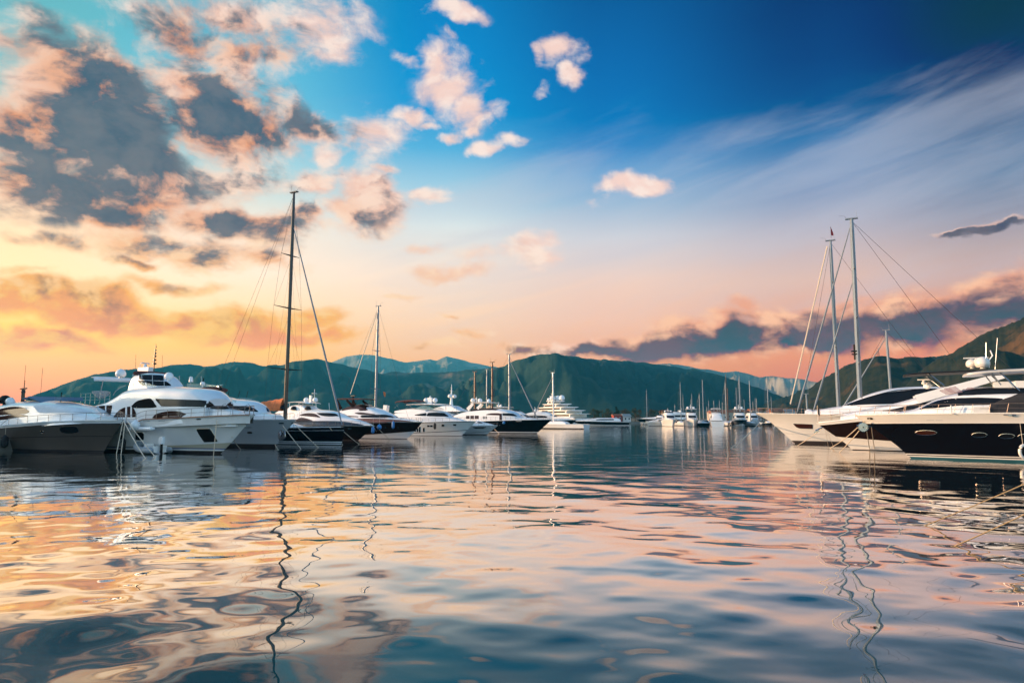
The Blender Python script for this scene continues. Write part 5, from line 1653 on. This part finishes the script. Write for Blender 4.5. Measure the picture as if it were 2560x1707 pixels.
q.tube([(p1[0], 0, p1[1]), (p0[0] + .2, 0, p0[1] + .1)], .07, 6); q.box((p0[0] + .1, 0, p0[1]), (.5, .7, .12), 0, 0, .4)
q.build('anchor', STEEL, b.root)
R2 = b

# ---- nearest black hull with cream bulwark
b = Boat('motor_yacht', 'nearest black hulled yacht with oval portholes and cream bulwark at the right edge', 'yacht', (610, 1408), HR, C8, ROW_R)
b.hull(24, 6.4, (3.55, 3.26), [(0, 3.26), (.15, 3.32), (.4, 3.36), (1, 3.2)], [(-.9, 0.0, 3, 3), (0, .14, 3, 1), (.14, .22, 2, 1), (.22, .29, 0, 1), (.29, .36, 2, 1), (.36, ('f', .80), 0, 8), (('f', .80), ('f', 1.0), 1, 3)], [NAVY, CREAM, CREAM, TEALBOOT], stem=[(-1.3, -.9), (-.15, 0), (.7, .9), (2.2, 2.2), (3.0, 2.78), (3.55, 3.26)], flare=1.35)
b.deck(drop=.06, cap=CREAM)
b.rub_rail(0.80, .025, CREAM)
for cx, cy, rx, ry in ((808, 1113, 126, 28), (1424, 1139, 90, 28), (1740, 1152, 92, 28), (1960, 1155, 92, 28), (2280, 1165, 92, 28)):
    cols = [(cx + rx * math.cos(math.pi * i / 10), cy - ry * math.sin(math.pi * i / 10) - .3, cy + ry * math.sin(math.pi * i / 10) + .3) for i in range(11)]
    b.pane('porthole', AMBER if cx < 1000 else GLASS, cols, off=.015, frame=STEEL, fr=.022, n=16, curve=False)
b.pane('vent_slot', PALEGREY, [(815, 964, 969), (900, 964, 969)], n=3, m=2)
b.pane('vent_slot', PALEGREY, [(920, 965, 970), (1000, 965, 970)], n=3, m=2)
b.pane('hawse_plate', BLACK, [(130, 942, 952), (142, 936, 958), (180, 938, 960), (196, 946, 958)], n=8, m=3, off=.03)
b.pane('hawse_hole', CREAM, [(148, 944, 952), (158, 943, 953), (168, 945, 953)], n=4, m=3, off=.045)
b.tier('coach_roof', WHITE, b.line([(440, 898, .9), (520, 876, 1.1), (640, 858, 1.3), (760, 820, 1.5), (900, 752, 1.8), (1010, 712, 2.0), (1150, 672, 2.1), (1350, 648, 2.2), (1600, 645, 2.2), (1937, 640, 2.2), (2300, 640, 2.2), (2700, 640, 2.2)], crop=C8), 3.2, 2.5, plan=[(-14, 1), (-6, 1), (-3.5, .92), (-1.5, .75), (0, .5), (1, .35)], tumble=.22, rnd=.45, n=40)
b.pane('saloon_window', GLASS, [(735, 838, 846), (800, 806, 838), (920, 752, 830), (1050, 726, 816), (1200, 714, 800), (1400, 708, 794), (1560, 712, 790), (1650, 716, 760), (1690, 720, 730)], crop=C8, n=22)
b.tier('bulwark_cover', CREAM, b.line([(1240, 812, 2.4), (1345, 800, 2.5), (1540, 792, 2.5)], crop=C8), 3.3, 2.9, n=8, rnd=.1, plan=[(-20, 1), (5, 1)]) if False else None
xq, zq = b.at((1450, 850), 2.6)
q = MB(); q.box((xq, b.side * 2.55, zq - .05), (.95, .12, .5)); q.build('boarding_step', CREAM, b.root)
xq, zq = b.at((1100, 842), 2.7)
q = MB(); q.tube([(xq, b.side * 2.6, zq - .35), (xq, b.side * 2.6, zq + .28)], .05, 6); q.build('boarding_post', ORANGE if False else CREAM, b.root)
# fly bridge screen, helm and seats
b.tier('fly_coaming', GLASS, b.line([(1180, 648, 1.9), (1300, 612, 1.9), (1500, 592, 1.9), (1700, 590, 1.9), (1937, 590, 1.9), (2500, 600, 1.9)], crop=C8), b.at((1500, 665), 2.0, C8)[1] - .1, 2.0, plan=[(-12, 1), (-4, .95), (-2, .7)], rnd=.12)
q = MB()
for s in (1, -1):
    pts = []
    for px, yt, yb in ((1015, 600, 610), (1090, 588, 655), (1150, 578, 652), (1230, 640, 650)):
        x, zt_ = b.at((px, yt), 2.0, C8); _, zb_ = b.at((px, yb), 2.0, C8)
        pts.append([(x, s * 2.0, zb_), (x, s * 1.9, zt_)])
    q.grid(pts)
    pts = []
    for px, yt, yb in ((1235, 640, 648), (1290, 592, 645), (1340, 590, 642), (1430, 634, 640)):
        x, zt_ = b.at((px, yt), 1.6, C8); _, zb_ = b.at((px, yb), 1.6, C8)
        pts.append([(x, s * 1.6, zb_), (x, s * 1.5, zt_)])
    q.grid(pts)
q.build_each('fly_screen', mat('rose perspex', (.35, .20, .20), .05, alpha=.6), b.root)
x, z = b.at((1720, 555), 1.0, C8)
q = MB(); q.box((x, b.side * .8, z - .1), (1.3, .9, .55)); q.build('helm_seat', WHITE, b.root)
x, z = b.at((1900, 550), 1.0, C8)
q = MB(); q.box((x, b.side * .8, z - .1), (.7, 1.2, .6)); q.build('helm_seat', WHITE, b.root)
b.top('hard_top', CREAM, b.line([(1285, 428, 1.9), (1400, 408, 2.0), (1640, 388, 2.1), (1937, 372, 2.1), (2400, 350, 2.1), (2900, 350, 2.1)], crop=C8), 2.2, thick=.30, camber=.02)
b.strut('hard_top_leg', STEEL, b.at((1640, 400), 2.0, C8), b.at((1890, 630), 2.1, C8), 2.0, .09)
b.strut('hard_top_leg', ALU, b.at((1480, 440), -1.6, C8), b.at((1595, 585), -1.6, C8), 1.6, .09)
b.tier('wheelhouse_cover', DARKCLOTH, b.line([(1540, 782, 2.4), (1660, 722, 2.4), (1800, 676, 2.4), (1937, 648, 2.4), (2300, 630, 2.4), (2800, 640, 2.4)], crop=C8), 3.3, 2.62, plan=[(-20, 1), (-5, .96), (-3, .9)], tumble=.05, rnd=.3)
b.rail(0.48, 0.985, .66, 12, .016, lean=-.25)
xq, zq = b.at((1775, 908), 3.05)
q = MB(); q.tube([(xq - .35, b.side * 3.0, zq), (xq + .35, b.side * 3.0, zq)], .035, 6); q.box((xq, b.side * 3.0, zq - .04), (.2, .08, .1)); q.build('cleat', STEEL, b.root)
p0, p1 = b.at((60, 1050), 0.1), b.at((130, 1040), 0.1)
q = MB(); q.lathe([(0.05, -.14), (.34, -.13), (.40, 0), (.34, .13), (.05, .14)], (p0[0] - .15, 0, p0[1]), 14, 'Y'); q.tube([(p1[0] - .5, 0, p1[1]), (p0[0] + .3, 0, p0[1] + .1)], .08, 6); q.build('anchor', STEEL, b.root)
R3 = b
wr = b.at((1925, 1330), 3.4)
wheel = MB()
c = b.world((wr[0], wr[1] * 0 + b.side * 3.6, wr[1]))
fr_ = empty('fender', c); tag(fr_, 'cream horseshoe life ring hanging at the right edge of the photo', 'fender', 'fenders hanging beside the hulls')
MB().tube([(.28 * math.cos(a), -.05, .42 * math.sin(a)) for a in [i * 2 * math.pi / 18 for i in range(19)]], .10, 8).build('body', CREAM, fr_)
MB().tube([(0, 0, .42), (0, .1, 1.9)], .014, 5).build('lanyard', ROPE, fr_)

# ================================================================== mooring lines
def line_px(boat, p, q, label, crop, y=0.3, r=.034, sag=.04):
    x, z = boat.at(p, y, crop)
    a = boat.world((x, boat.side * y, z))
    g = ground(*crop(q))
    g.z = -.05
    rope(a, g, label, r, sag)


line_px(B1, (1425, 975), (1680, 1410), 'long pale line from the pewter bow crossing the dinghy', C1, 0.05)
line_px(B1, (1465, 975), (1800, 1395), 'pale line from the pewter bow ending under the outboard motor', C1, 0.0)
line_px(B1, (1415, 985), (1340, 1360), 'steep pale line falling left from the pewter bow', C1, 0.05)
line_px(B1, (1440, 1000), (1395, 1360), 'second steep pale line just right of the pewter stem', C1, 0.0)
line_px(B2, (1468, 850), (1435, 1200), 'upright thin line under the forward hawse plate of the tall white yacht', C2, 1.5)
line_px(B2, (1105, 795), (940, 1120), 'thin dark line slanting down the white hull towards the dinghy', C2, 3.0, .012)
line_px(B2, (1620, 1020), (1715, 1145), 'short pale line in the shade under the tall white bow', C2, .4)
line_px(B3, (690, 580), (910, 855), 'long pale line from the grey bow across the black sloop', C3, 1.2)
line_px(B3, (600, 805), (682, 900), 'short orange line at the grey stem waterline', C3, .05)
line_px(B3, (830, 565), (1115, 840), 'second long pale line crossing the black sloop, right of the first', C3, .3)
line_px(S4, (1240, 600), (1400, 805), 'pale line over the black sloop plumb stem', C3, 1.0)
line_px(S4, (1405, 650), (1595, 800), 'orange tinted line from the sloop stem across the brown black hull', C3, .0)
line_px(B5, (1120, 1045), (1310, 1245), 'left of two thin lines from the dark sports yacht bow', C10, .2)
line_px(B5, (1195, 1050), (1530, 1360), 'right of two thin lines from the dark sports yacht bow', C10, .1)
line_px(B6, (2105, 945), (2055, 1145), 'short line on the brown bow by the white bottom', C10, 1.0) if False else None
line_px(B10, (1640, 670), (1700, 735), 'thin line beside the navy hull', C4, 3.0)
line_px(B10, (1580, 715), (1640, 770), 'lower thin line beside the navy hull', C4, 3.0)
line_px(R1, (180, 1000), (-160, 1290), 'heavy double line from the cream sloop bow reaching left into the bay', C7, .0, .05)
line_px(R1, (600, 1265), (350, 1260), 'nearly level line at the cream sloop forefoot', C7, .0, .015) if False else None
line_px(R2, (925, 1040), (610, 1260), 'thin line from the middle bow down across the cream sloop', C7, .1)
line_px(R2, (935, 1045), (975, 1285), 'upright thin line under the middle bow', C7, .1, .016)
line_px(R2, (945, 1045), (1040, 1290), 'second upright thin line under the middle bow, leaning right', C7, .0, .016)
line_px(R3, (1370 - 1290 + 15, 1000 - 20), (-300 - 0, 1340 - 55), 'upper of two long lines from the nearest black bow', C8, .2)
line_px(R3, (120, 990), (-200, 1345), 'lower of two long lines from the nearest black bow', C8, .1)
line_px(R3, (172, 1000), (215, 1310), 'upright golden line under the nearest black bow', C8, .5)
line_px(R3, (120, 1060), (160, 1310), 'second upright golden line, left of the first under the nearest black bow', C8, .2)


def fore_rope(pw, pe, dist, label):
    g = ground(*C0(pw))
    d = ray(*C0(pe))
    s = dist / d.y
    e = Vector((d.x * s, d.y * s, CAM_H + d.z * s))
    far = g + (e - g) * 2.2
    g2 = g + (g - e) * 0.03
    rope(g2, far, label, .016, .05, 'lines of a boat out of frame on the right', mat('golden rope', (.40, .27, .14), .9))


fore_rope((2123, 1207), (2352, 1105), 18.5, 'long golden rope rising out of the water to the right edge, upper one')
fore_rope((2196, 1252), (2352, 1177), 16.0, 'long golden rope rising out of the water to the right edge, lower one')

# ================================================================== the far side of the basin
def far_pt(X, dist, z=0.0):
    d = ray(X, 1045)
    s = dist / d.y
    return Vector((d.x * s, dist, z))


def cruiser(X, dist, heading, L, B, label, hullmat=None, hard=True, domes=True, fly=True, group='motor yachts lying across the far end of the basin', fh=2.6, scale=1.0, low=False):
    hm = hullmat or WHITE
    b = Boat('motor_yacht', label, 'yacht', far_pt(X, dist), heading, CP, group)
    xt = L * .14
    fh = fh * scale
    b.hull(L, B, (xt, fh), [(0, fh), (.4, fh * .9), (1, fh * .72)], [(-.9, 0.0, 2, 2), (0, .12, 2, 1), (.12, (.3, fh * .45), 1, 2), ((.3, fh * .45), ('f', .93), 0, 4), (('f', .93), ('f', 1.0), 1, 1)], [hm, WHITE, BOOT], n_u=22, flare=1.4, stem=[(-1, -.9), (0, 0), (xt * .4, fh * .4), (xt, fh)])
    b.deck(drop=.04)
    H = 1.0 * scale
    z0 = fh * .85
    zt = fh + (1.0 if low else 1.75) * H
    top = [(-L * .72, z0 + .6), (-L * .66, zt), (-L * .35, zt + .1), (-L * .24, zt - .15), (-L * .15, fh + .55 * H), (-L * .02, fh + .25 * H), (L * .06, fh + .02)]
    plan = [(-L * .75, .95), (-L * .3, 1), (-L * .18, .85), (-L * .05, .55), (L * .06, .18)]
    b.tier('saloon', WHITE, top, z0, B * .40, plan=plan, tumble=.2, rnd=.4, n=22)
    # wrap-round window band laid on the saloon sides and front
    s = b.surf[-1]
    for nm, xa, xb, za, zb in (('saloon_window', -L * .60, -L * .30, .42, .80),):
        for sgn in (1, -1):
            g = []
            for i in range(9):
                x = xa + (xb - xa) * i / 8
                r = []
                for j in range(4):
                    z = z0 + (zt - z0) * (za + (zb - za) * j / 3 * (1 - .35 * max(0, i - 6) / 2))
                    h = s.ray_cast(Vector((x, sgn * 20, z)), Vector((0, -sgn, 0)))
                    r.append((x, (h[0].y if h[0] is not None else sgn * B * .4) + sgn * .03, z))
                g.append(r)
            MB().grid(g).build(nm, GLASS, b.root)
    g = []
    for i in range(11):
        y = (i / 10 - .5) * B * .62
        r = []
        for j in range(4):
            z = fh + (.62 + (1.0 if not low else .5) * .82 * j / 3) * H
            h = s.ray_cast(Vector((20, y, z)), Vector((-1, 0, 0)))
            if h[0] is None:
                break
            r.append((h[0].x + .04, y, z + .02))
        if len(r) == 4:
            g.append(r)
    if len(g) > 2:
        MB().grid(g).build('windscreen', GLASS, b.root)
    if fly:
        b.tier('fly_bridge', WHITE, [(-L * .62, zt + .3 * H), (-L * .5, zt + .75 * H), (-L * .34, zt + .8 * H), (-L * .25, zt + .1)], zt - .1, B * .34, plan=[(-L * .62, 1), (-L * .4, 1), (-L * .25, .7)], rnd=.2, n=12)
        g = []
        for i in range(9):
            a = (i / 8 - .5) * 2.4
            x, y = -L * .42 + math.cos(a) * L * .11, math.sin(a) * B * .32
            g.append([(x, y, zt + .55 * H), (x - .2, y * .95, zt + 1.15 * H)])
        MB().grid(g).build('fly_screen', GLASS, b.root)
        if hard:
            b.top('hard_top', WHITE, [(-L * .62, zt + 2.1 * H), (-L * .45, zt + 2.2 * H), (-L * .28, zt + 2.1 * H)], B * .36, thick=.2)
            for x in (-L * .58, -L * .32):
                b.strut('hard_top_leg', STEEL, (x, zt + .3), (x - .1, zt + 2.1 * H), B * .31, .12)
        ztop = zt + (2.2 if hard else .8) * H
        if domes:
            for sg in (1, -1):
                b.radome(-L * .5, sg * B * .2, ztop, .42 * scale, WHITE, .15)
            b.pole('mast_pole', [(-L * .5, 0, ztop), (-L * .52, 0, ztop + 1.6 * H)], .07, WHITE)
            b.radar(-L * .47, 0, ztop + .35, 1.3)
    b.rail(.4, .98, .6, 8, .025, mid=False)
    return b


cruiser(1680, 250, -95, 20, 5.4, 'distant white yacht seen bow on, leftmost of the bow on pair, black hard top windows', hard=False)
cruiser(1733, 248, -100, 20, 5.4, 'distant white yacht seen bow on with a raised hard top, right of its twin')
cruiser(1786, 256, 78, 16, 5.0, 'distant white motor boat showing its flat stern', domes=False)
cruiser(1854, 250, -103, 20, 5.6, 'distant yacht seen bow on with a navy hull and white bottom', NAVY)
cruiser(1890, 262, -96, 15, 5.0, 'white motor boat half hidden beside the navy bow on yacht', domes=False, hard=False)
cruiser(1622, 262, -160, 11, 3.6, 'low open white boat left of the distant bow on pair', fly=False, low=True, fh=1.7)
cruiser(1645, 264, -112, 12, 4.2, 'small white cruiser beside the low open boat in the distance', hard=False, domes=False, scale=.8)
cruiser(1612, 330, 176, 34, 7, 'dark hulled white yacht far off in front of the shore trees', NAVY, hard=False, scale=1.15)
cruiser(1446, 285, 178, 24, 5.0, 'long low dark sports yacht lying side on in front of the red hut', NAVY, fly=False, low=True, fh=2.0)
cruiser(1436, 262, -15, 8, 3.0, 'tiny white tender bow beside the long low dark yacht', fly=False, low=True, fh=1.5, scale=.8)
cruiser(1420, 225, -20, 22, 5.6, 'navy and white yacht under the super yacht stern', NAVY, hard=False)
cruiser(1352, 205, -24, 22, 5.6, 'white yacht showing over the navy bow at the end of the left row', hard=False, domes=False)
cruiser(1322, 215, -22, 20, 5.4, 'white yacht with a dome mast left of the super yacht', hard=True)

# ---- super yacht with stacked decks
b = Boat('super_yacht', 'huge white super yacht with five stacked decks and big domes, moored far off', 'yacht', far_pt(1388, 350) + Vector((-13, 28, 0)), 115.0, CP)
b.M = Matrix.Translation(far_pt(1388, 350) + Vector((-13, 28, 0))) @ Matrix.Rotation(rad(115), 4, 'Z'); b.Mi = b.M.inverted()
b.side = 1.0
b.hull(64, 11.5, (4.5, 4.6), [(0, 4.6), (.4, 4.2), (1, 3.0)], [(-.9, 0, 1, 2), (0, .3, 1, 1), (.3, ('f', 1.0), 0, 4)], [WHITE, BOOT], n_u=24)
b.deck(drop=.1)
zt = 3.6
for i, (xa, xb, w) in enumerate([(-58, -8, 5.2), (-54, -13, 5.0), (-48, -17, 4.6), (-42, -22, 4.0), (-36, -25, 3.2)]):
    H = 1.55
    b.tier('deck_house', WHITE, [(xa + 4, zt + H), (xb - 3, zt + H), (xb, zt + .6)], zt, w - .5, plan=[(xa, 1), (xb - 5, .95), (xb, .6)], tumble=.1, rnd=.2, n=12, surf=False)
    MB().grid([[(xa + 5 + (xb - xa - 9) * i_ / 6, s_ * (w - .40), zt + h_) for h_ in (.45, 1.1)] for s_ in (1,) for i_ in range(7)]).build('window_band', GLASS, b.root)
    MB().grid([[(xa + 5 + (xb - xa - 9) * i_ / 6, -(w - .40), zt + h_) for h_ in (.45, 1.1)] for i_ in range(7)]).build('window_band', GLASS, b.root)
    b.top('deck_overhang', WHITE, [(xa, zt + H + .15), (xb - 1.5, zt + H + .2)], w + .1, thick=.7, camber=0.0)
    zt += H + .1
for x, y, r in ((-31, 1.6, 1.5), (-31, -1.6, 1.5), (-38, 0, 1.5), (-24, 0, .9)):
    b.radome(x, y, zt, r, WHITE, .3)
q = MB(); q.tube([(-27, 0, zt - 1), (-28, 0, zt + 3), (-28.4, 0, zt + 5.5)], [.8, .45, .1], 8); q.box((-28, 0, zt + 2.4), (.4, 3.2, .2)); q.box((-28.2, 0, zt + 3.6), (.3, 2, .15)); q.build('mast_tower', WHITE, b.root)

# ---- forest of bare masts
masts = [  # X, top Y, distance, spar, label or None, length
    (1703, 957, 280, ALU, 'distant sloop with the tallest mast behind the left bow on yacht'),
    (1759, 951, 262, ALU, 'distant sloop with a tall silver mast right of the second bow on yacht'),
    (1816, 957, 268, ALU, 'distant sloop with a pale mast close to the black one'),
    (1818, 936, 290, CARBON, 'distant sloop with a tall black mast on the mountain slope'),
    (1850, 948, 300, ALU, 'distant sloop with the left mast of a close pair above the navy yacht'),
    (1852, 938, 275, ALU, 'distant sloop with the taller right mast of a close pair above the navy yacht'),
    (1877, 953, 262, ALU, 'distant sloop with a spreader mast right of the navy bow on yacht'),
    (1922, 941, 280, ALU, 'distant sloop whose mast rises behind the cream bow pulpit'),
    (1618, 977, 330, ALU, 'distant sloop in front of the shore trees, left of the bow on pair'),
    (1843, 971, 300, ALU, 'distant sloop with a medium mast left of the close pair'),
    (1750, 985, 300, ALU, 'distant sloop with a medium mast between the bow on pair and the stern on boat'),
    (1821, 972, 300, BROWNSPAR, 'distant sloop with a reddish mast right of the black one'),
]
thin = [1709, 1729, 1731, 1768, 1773, 1786, 1794, 1800, 1807, 1862, 1884, 1890, 1893, 1930, 1688]
tops = [987, 1000, 986, 1017, 1003, 1002, 1017, 1002, 1007, 1000, 1005, 997, 997, 993, 1012]
for i, (X, Y, D, sp_m, lab) in enumerate(masts):
    sloop(lab, (X, 1050), (X - (X - 1280) * .012 * 0 - 2, Y), D, -90 + 12 * math.sin(i * 2.4), [WHITE, NAVY, WHITE][i % 3], sp_m, .17, ((.45, 1.1), (.72, .9)), 13, 'sailing boats crowded at the far pontoons', zdeck=1.3, wire=.012)
for i, (X, Y) in enumerate(zip(thin, tops)):
    sloop('thin bare mast of a small sailing boat in the far pontoon crowd', (X, 1050), (X - 1, Y), 330 + 9 * (i % 4), -90 + 15 * math.sin(i * 1.7), WHITE, ALU, .13, ((.55, .8),), 10, 'small sailing boats lost in the far pontoon crowd', zdeck=1.1, wire=.01)

# ---- pontoons and the far shore
def slab(name, pts, z, h, material, label):
    n = len(pts)
    m_ = MB(); m_.add([(p.x, p.y, z) for p in pts] + [(p.x, p.y, z - h) for p in pts], [tuple(range(n)), tuple(range(n, 2 * n))[::-1]] + [(i, i + n, (i + 1) % n + n, (i + 1) % n) for i in range(n)])
    o = m_.build(name, material, smooth=20)
    tag(o, label, name, kind='structure')
    return o


CONC = mat('weathered concrete', (.20, .19, .17), .9, vary=.25, vscale=.4)
SOIL = mat('shore earth', (.07, .065, .035), .95, vary=.4, vscale=.12)
slab('quay', [far_pt(1290, 392), far_pt(2010, 392), far_pt(2010, 400), far_pt(1290, 400)], 1.0, 2.5, CONC, 'low concrete quay on the far shore')
slab('pontoon', [far_pt(1660, 285), far_pt(1935, 285), far_pt(1935, 289), far_pt(1660, 289)], .55, .5, CONC, 'floating pontoon behind the distant yachts')
sh = []
for i in range(60):
    X = 900 + i * 30
    row = []
    for j in range(8):
        p = far_pt(X, 398 + j * 30)
        row.append((p.x, p.y, .9 + j * .35 + .6 * noise.noise(Vector((i * .4, j * .7, 2)))))
    sh.append(row)
o = MB().grid(sh, flip=True).build('shore', SOIL, smooth=80)
tag(o, 'flat shore strip below the mountains', 'shore', kind='structure')
o = slab('left_quay', [Vector((-68, 20, 0)), Vector((-58, 20, 0)), Vector((-20, 160, 0)), Vector((-30, 160, 0))], 1.1, 2.5, CONC, 'concrete quay behind the sterns of the left row')
o.name = 'mooring_quay'


def leaf_mat(name, a, c):
    m = bpy.data.materials.new(name)
    m.use_nodes = True
    N = NT(m.node_tree)
    bs = m.node_tree.nodes['Principled BSDF']
    bs.inputs['Roughness'].default_value = .9
    bs.inputs['Specular IOR Level'].default_value = .1
    N.put(bs.inputs['Base Color'], N.mix(N.step(N.noise(N.node('ShaderNodeNewGeometry').outputs['Position'], .9, 4.0, .6), .35, .65), a, c))
    return m


LEAF = [leaf_mat('dark pine foliage', (.012, .022, .010, 1), (.035, .045, .016, 1)), leaf_mat('olive foliage', (.03, .034, .012, 1), (.075, .068, .022, 1)), leaf_mat('russet foliage', (.05, .03, .012, 1), (.12, .07, .025, 1))]
BARK = mat('bark', (.06, .04, .03), .95)


def tree(X, dist, h, w, kind, label, seed):
    rnd = random.Random(seed)
    p = far_pt(X, dist, 1.2)
    r = empty('pine_tree' if kind == 0 else 'tree', p)
    tag(r, label, 'tree', 'trees along the far shore')
    MB().tube([(0, 0, -1), (.1, 0, h * .4), (0, .1, h * .85)], [.28, .2, .05], 6).build('trunk', BARK, r)
    c = MB()
    lobes = []
    for _ in range(9):
        a = rnd.uniform(0, 6.28)
        t = rnd.uniform(.2, .95)
        rr = w * .5 * ((1 - t) ** .8 if kind == 0 else math.sin(math.pi * min(1, t * .8 + .15)) ** .6)
        lobes.append((rr * .6 * math.cos(a), rr * .6 * math.sin(a), h * t, rr * .55 + .3))
    for _ in range(520):
        lx, ly, lz, lr = rnd.choice(lobes)
        d = Vector((rnd.gauss(0, 1), rnd.gauss(0, 1), rnd.gauss(0, .8))).normalized() * lr * rnd.uniform(.5, 1.05)
        q = Vector((lx, ly, lz)) + d
        s = rnd.uniform(.12, .34) * (h / 7)
        u = Vector((rnd.gauss(0, 1), rnd.gauss(0, 1), rnd.gauss(0, 1))).normalized() * s
        v = u.orthogonal().normalized() * s * rnd.uniform(.5, 1)
        c.add([q - u, q - v, q + u, q + v], [(0, 1, 2, 3)])
    c.build('crown', LEAF[kind], r, smooth=10)


spots = [(1484, 7.2, 6, 1), (1494, 7.6, 5, 0), (1506, 6.6, 6, 1), (1519, 7.4, 6, 1), (1527, 6.4, 6, 2), (1541, 9.0, 4.6, 0), (1546, 7.0, 4.5, 0), (1562, 7.2, 6, 2), (1570, 6.8, 6, 1), (1588, 8.0, 5, 1), (1597, 6.6, 5, 2), (1628, 7.0, 6, 2), (1640, 6.4, 5, 1), (1652, 7.2, 5, 0), (1664, 6.6, 6, 1), (1690, 6.0, 5, 1), (1905, 6.5, 6, 2), (1912, 7.5, 5, 1), (1948, 5.6, 5, 1), (2052, 7.5, 8, 2)]
kinds = ['dark pointed pine', 'rounded olive green tree', 'russet leaved tree']
order = {0: 0, 1: 0, 2: 0}
ords = ['first', 'second', 'third', 'fourth', 'fifth', 'sixth', 'seventh', 'eighth', 'ninth', 'tenth', 'eleventh']
for i, (X, h, w, kd) in enumerate(spots):
    tree(X, 402 + (i * 7) % 16, h, w, kd, kinds[kd] + ' on the far shore, %s of its kind counted from the left' % ords[order[kd]], i + 5)
    order[kd] += 1


def house(X, dist, w, d, h, wall, roof, label, z=1.2, rh=1.6, rz=.2):
    r = empty('house', far_pt(X, dist, z), rz)
    tag(r, label, 'house')
    m_ = MB(); m_.box((0, 0, h / 2 - .5), (w, d, h + 1)); m_.build('wall', wall, r)
    e = .35
    m_ = MB()
    vs = []
    for x in (-w / 2 - e, w / 2 + e):
        vs += [(x, -d / 2 - e, h + .003), (x, 0, h + rh), (x, d / 2 + e, h + .003)]
    m_.add(vs, [(0, 1, 4, 3), (1, 2, 5, 4), (0, 3, 5, 2), (0, 2, 1), (3, 4, 5)])
    m_.build('roof', roof, r, smooth=10)
    n = max(2, int(w / 3))
    for i in range(n):
        x = -w / 2 + w * (i + .5) / n
        f = MB().box((x, -d / 2 - .02, h * .55), (1.0, .12, 1.3)).build('window', WHITE, r)
        MB().box((x, -d / 2 - .07, h * .55), (.78, .06, 1.06)).build('pane', GLASS, f)
    return r


TILE = mat('clay roof tile', (.26, .09, .05), .85, vary=.2, vscale=2)
PLAS = mat('cream plaster', (.55, .46, .36), .9, vary=.1, vscale=.6)
PLASW = mat('white plaster', (.66, .63, .6), .9, vary=.1, vscale=.6)
REDW = mat('red shed cladding', (.34, .05, .04), .8, vary=.2, vscale=1)
house(1542, 398, 5, 4, 3.4, REDW, TILE, 'red walled hut on the far quay beside the pointed pine', rh=.9)
house(1565, 398, 4.5, 4, 2.8, PLASW, mat('grey sheet roof', (.3, .3, .3), .6), 'small white hut with grey roof right of the red hut')
house(1661, 420, 4, 5, 5.5, PLAS, TILE, 'cream gabled house behind the left bow on yacht')
house(1822, 440, 26, 8, 5.5, PLAS, TILE, 'long low terracotta roofed building behind the black mast')
house(1795, 430, 9, 7, 4.6, PLASW, TILE, 'white house with tiled roof behind the stern on boat')
house(1890, 455, 10, 7, 6.5, PLASW, TILE, 'pale house just left of the cream sloop bow')
house(1915, 470, 14, 8, 6.0, PLASW, mat('grey tile', (.25, .24, .24), .8), 'white flat house with dark windows above the cream sloop pulpit')
house(1940, 465, 9, 7, 5.8, PLAS, TILE, 'cream gabled house above the cream sloop foredeck', rh=2.4)
house(1962, 480, 12, 8, 6.5, PLASW, mat('grey tile', (.25, .24, .24), .8), 'white house with grey roof right of the cream gabled one')

# little mast on the wooded hill
mt_ = ray(2196, 880); sM = 1300 / mt_.y
tw = empty('radio_tower', (mt_.x * sM, 1300, CAM_H + mt_.z * sM - 14))
tag(tw, 'thin radio tower on top of the wooded hill', 'tower')
q = MB()
for s_ in ((1, 1), (1, -1), (-1, 1), (-1, -1)):
    q.tube([(s_[0] * 2, s_[1] * 2, 0), (0, 0, 22)], .25, 4)
for z in (5, 10, 15):
    k_ = 2 * (1 - z / 22)
    q.tube([(-k_, -k_, z), (k_, -k_, z), (k_, k_, z), (-k_, k_, z), (-k_, -k_, z)], .15, 4)
q.build('lattice', WIRE, tw)


# ---- unseen block, added out of frame to shade the left row of yachts
wb = empty('sun_blocker_building', (-92, 58, 1.0), rad(-4))
tag(wb, 'unseen cream block left of the frame, added to shade the left row', 'building')
MB().box((0, 0, 5.2), (12, 78, 10.8)).build('wall', PLAS, wb)
m_ = MB()
vs = []
for y in (-39.6, 39.6):
    vs += [(-6.6, y, 10.62), (0, y, 13.2), (6.6, y, 10.62)]
m_.add(vs, [(0, 1, 4, 3), (1, 2, 5, 4), (0, 3, 5, 2), (0, 2, 1), (3, 4, 5)])
m_.build('roof', TILE, wb, smooth=10)
for i in range(13):
    for z in (2.4, 5.6, 8.8):
        fo = MB().box((6.03, -36 + i * 6, z), (.16, 1.7, 1.9)).build('window', WHITE, wb)
        MB().box((6.12, -36 + i * 6, z), (.06, 1.4, 1.6)).build('pane', GLASS, fo)

# ------------------------------------------------------------------ air between the harbour and the mountains
hz = MB().box((0, (HZ_FAR - 100) / 2, HZ_TOP / 2 - 3), (15000, HZ_FAR + 100, HZ_TOP + 6)).build('haze', bpy.data.materials.new('haze air'), smooth=10)
hm = hz.data.materials[0]
hm.use_nodes = True
hm.node_tree.nodes.clear()
pv = hm.node_tree.nodes.new('ShaderNodeVolumePrincipled')
pv.inputs['Color'].default_value = (0.04, 0.44, 0.70, 1)
pv.inputs['Density'].default_value = HZ_D
pv.inputs['Anisotropy'].default_value = 0.2
ho = hm.node_tree.nodes.new('ShaderNodeOutputMaterial')
hm.node_tree.links.new(pv.outputs[0], ho.inputs['Volume'])
tag(hz, kind='stuff')
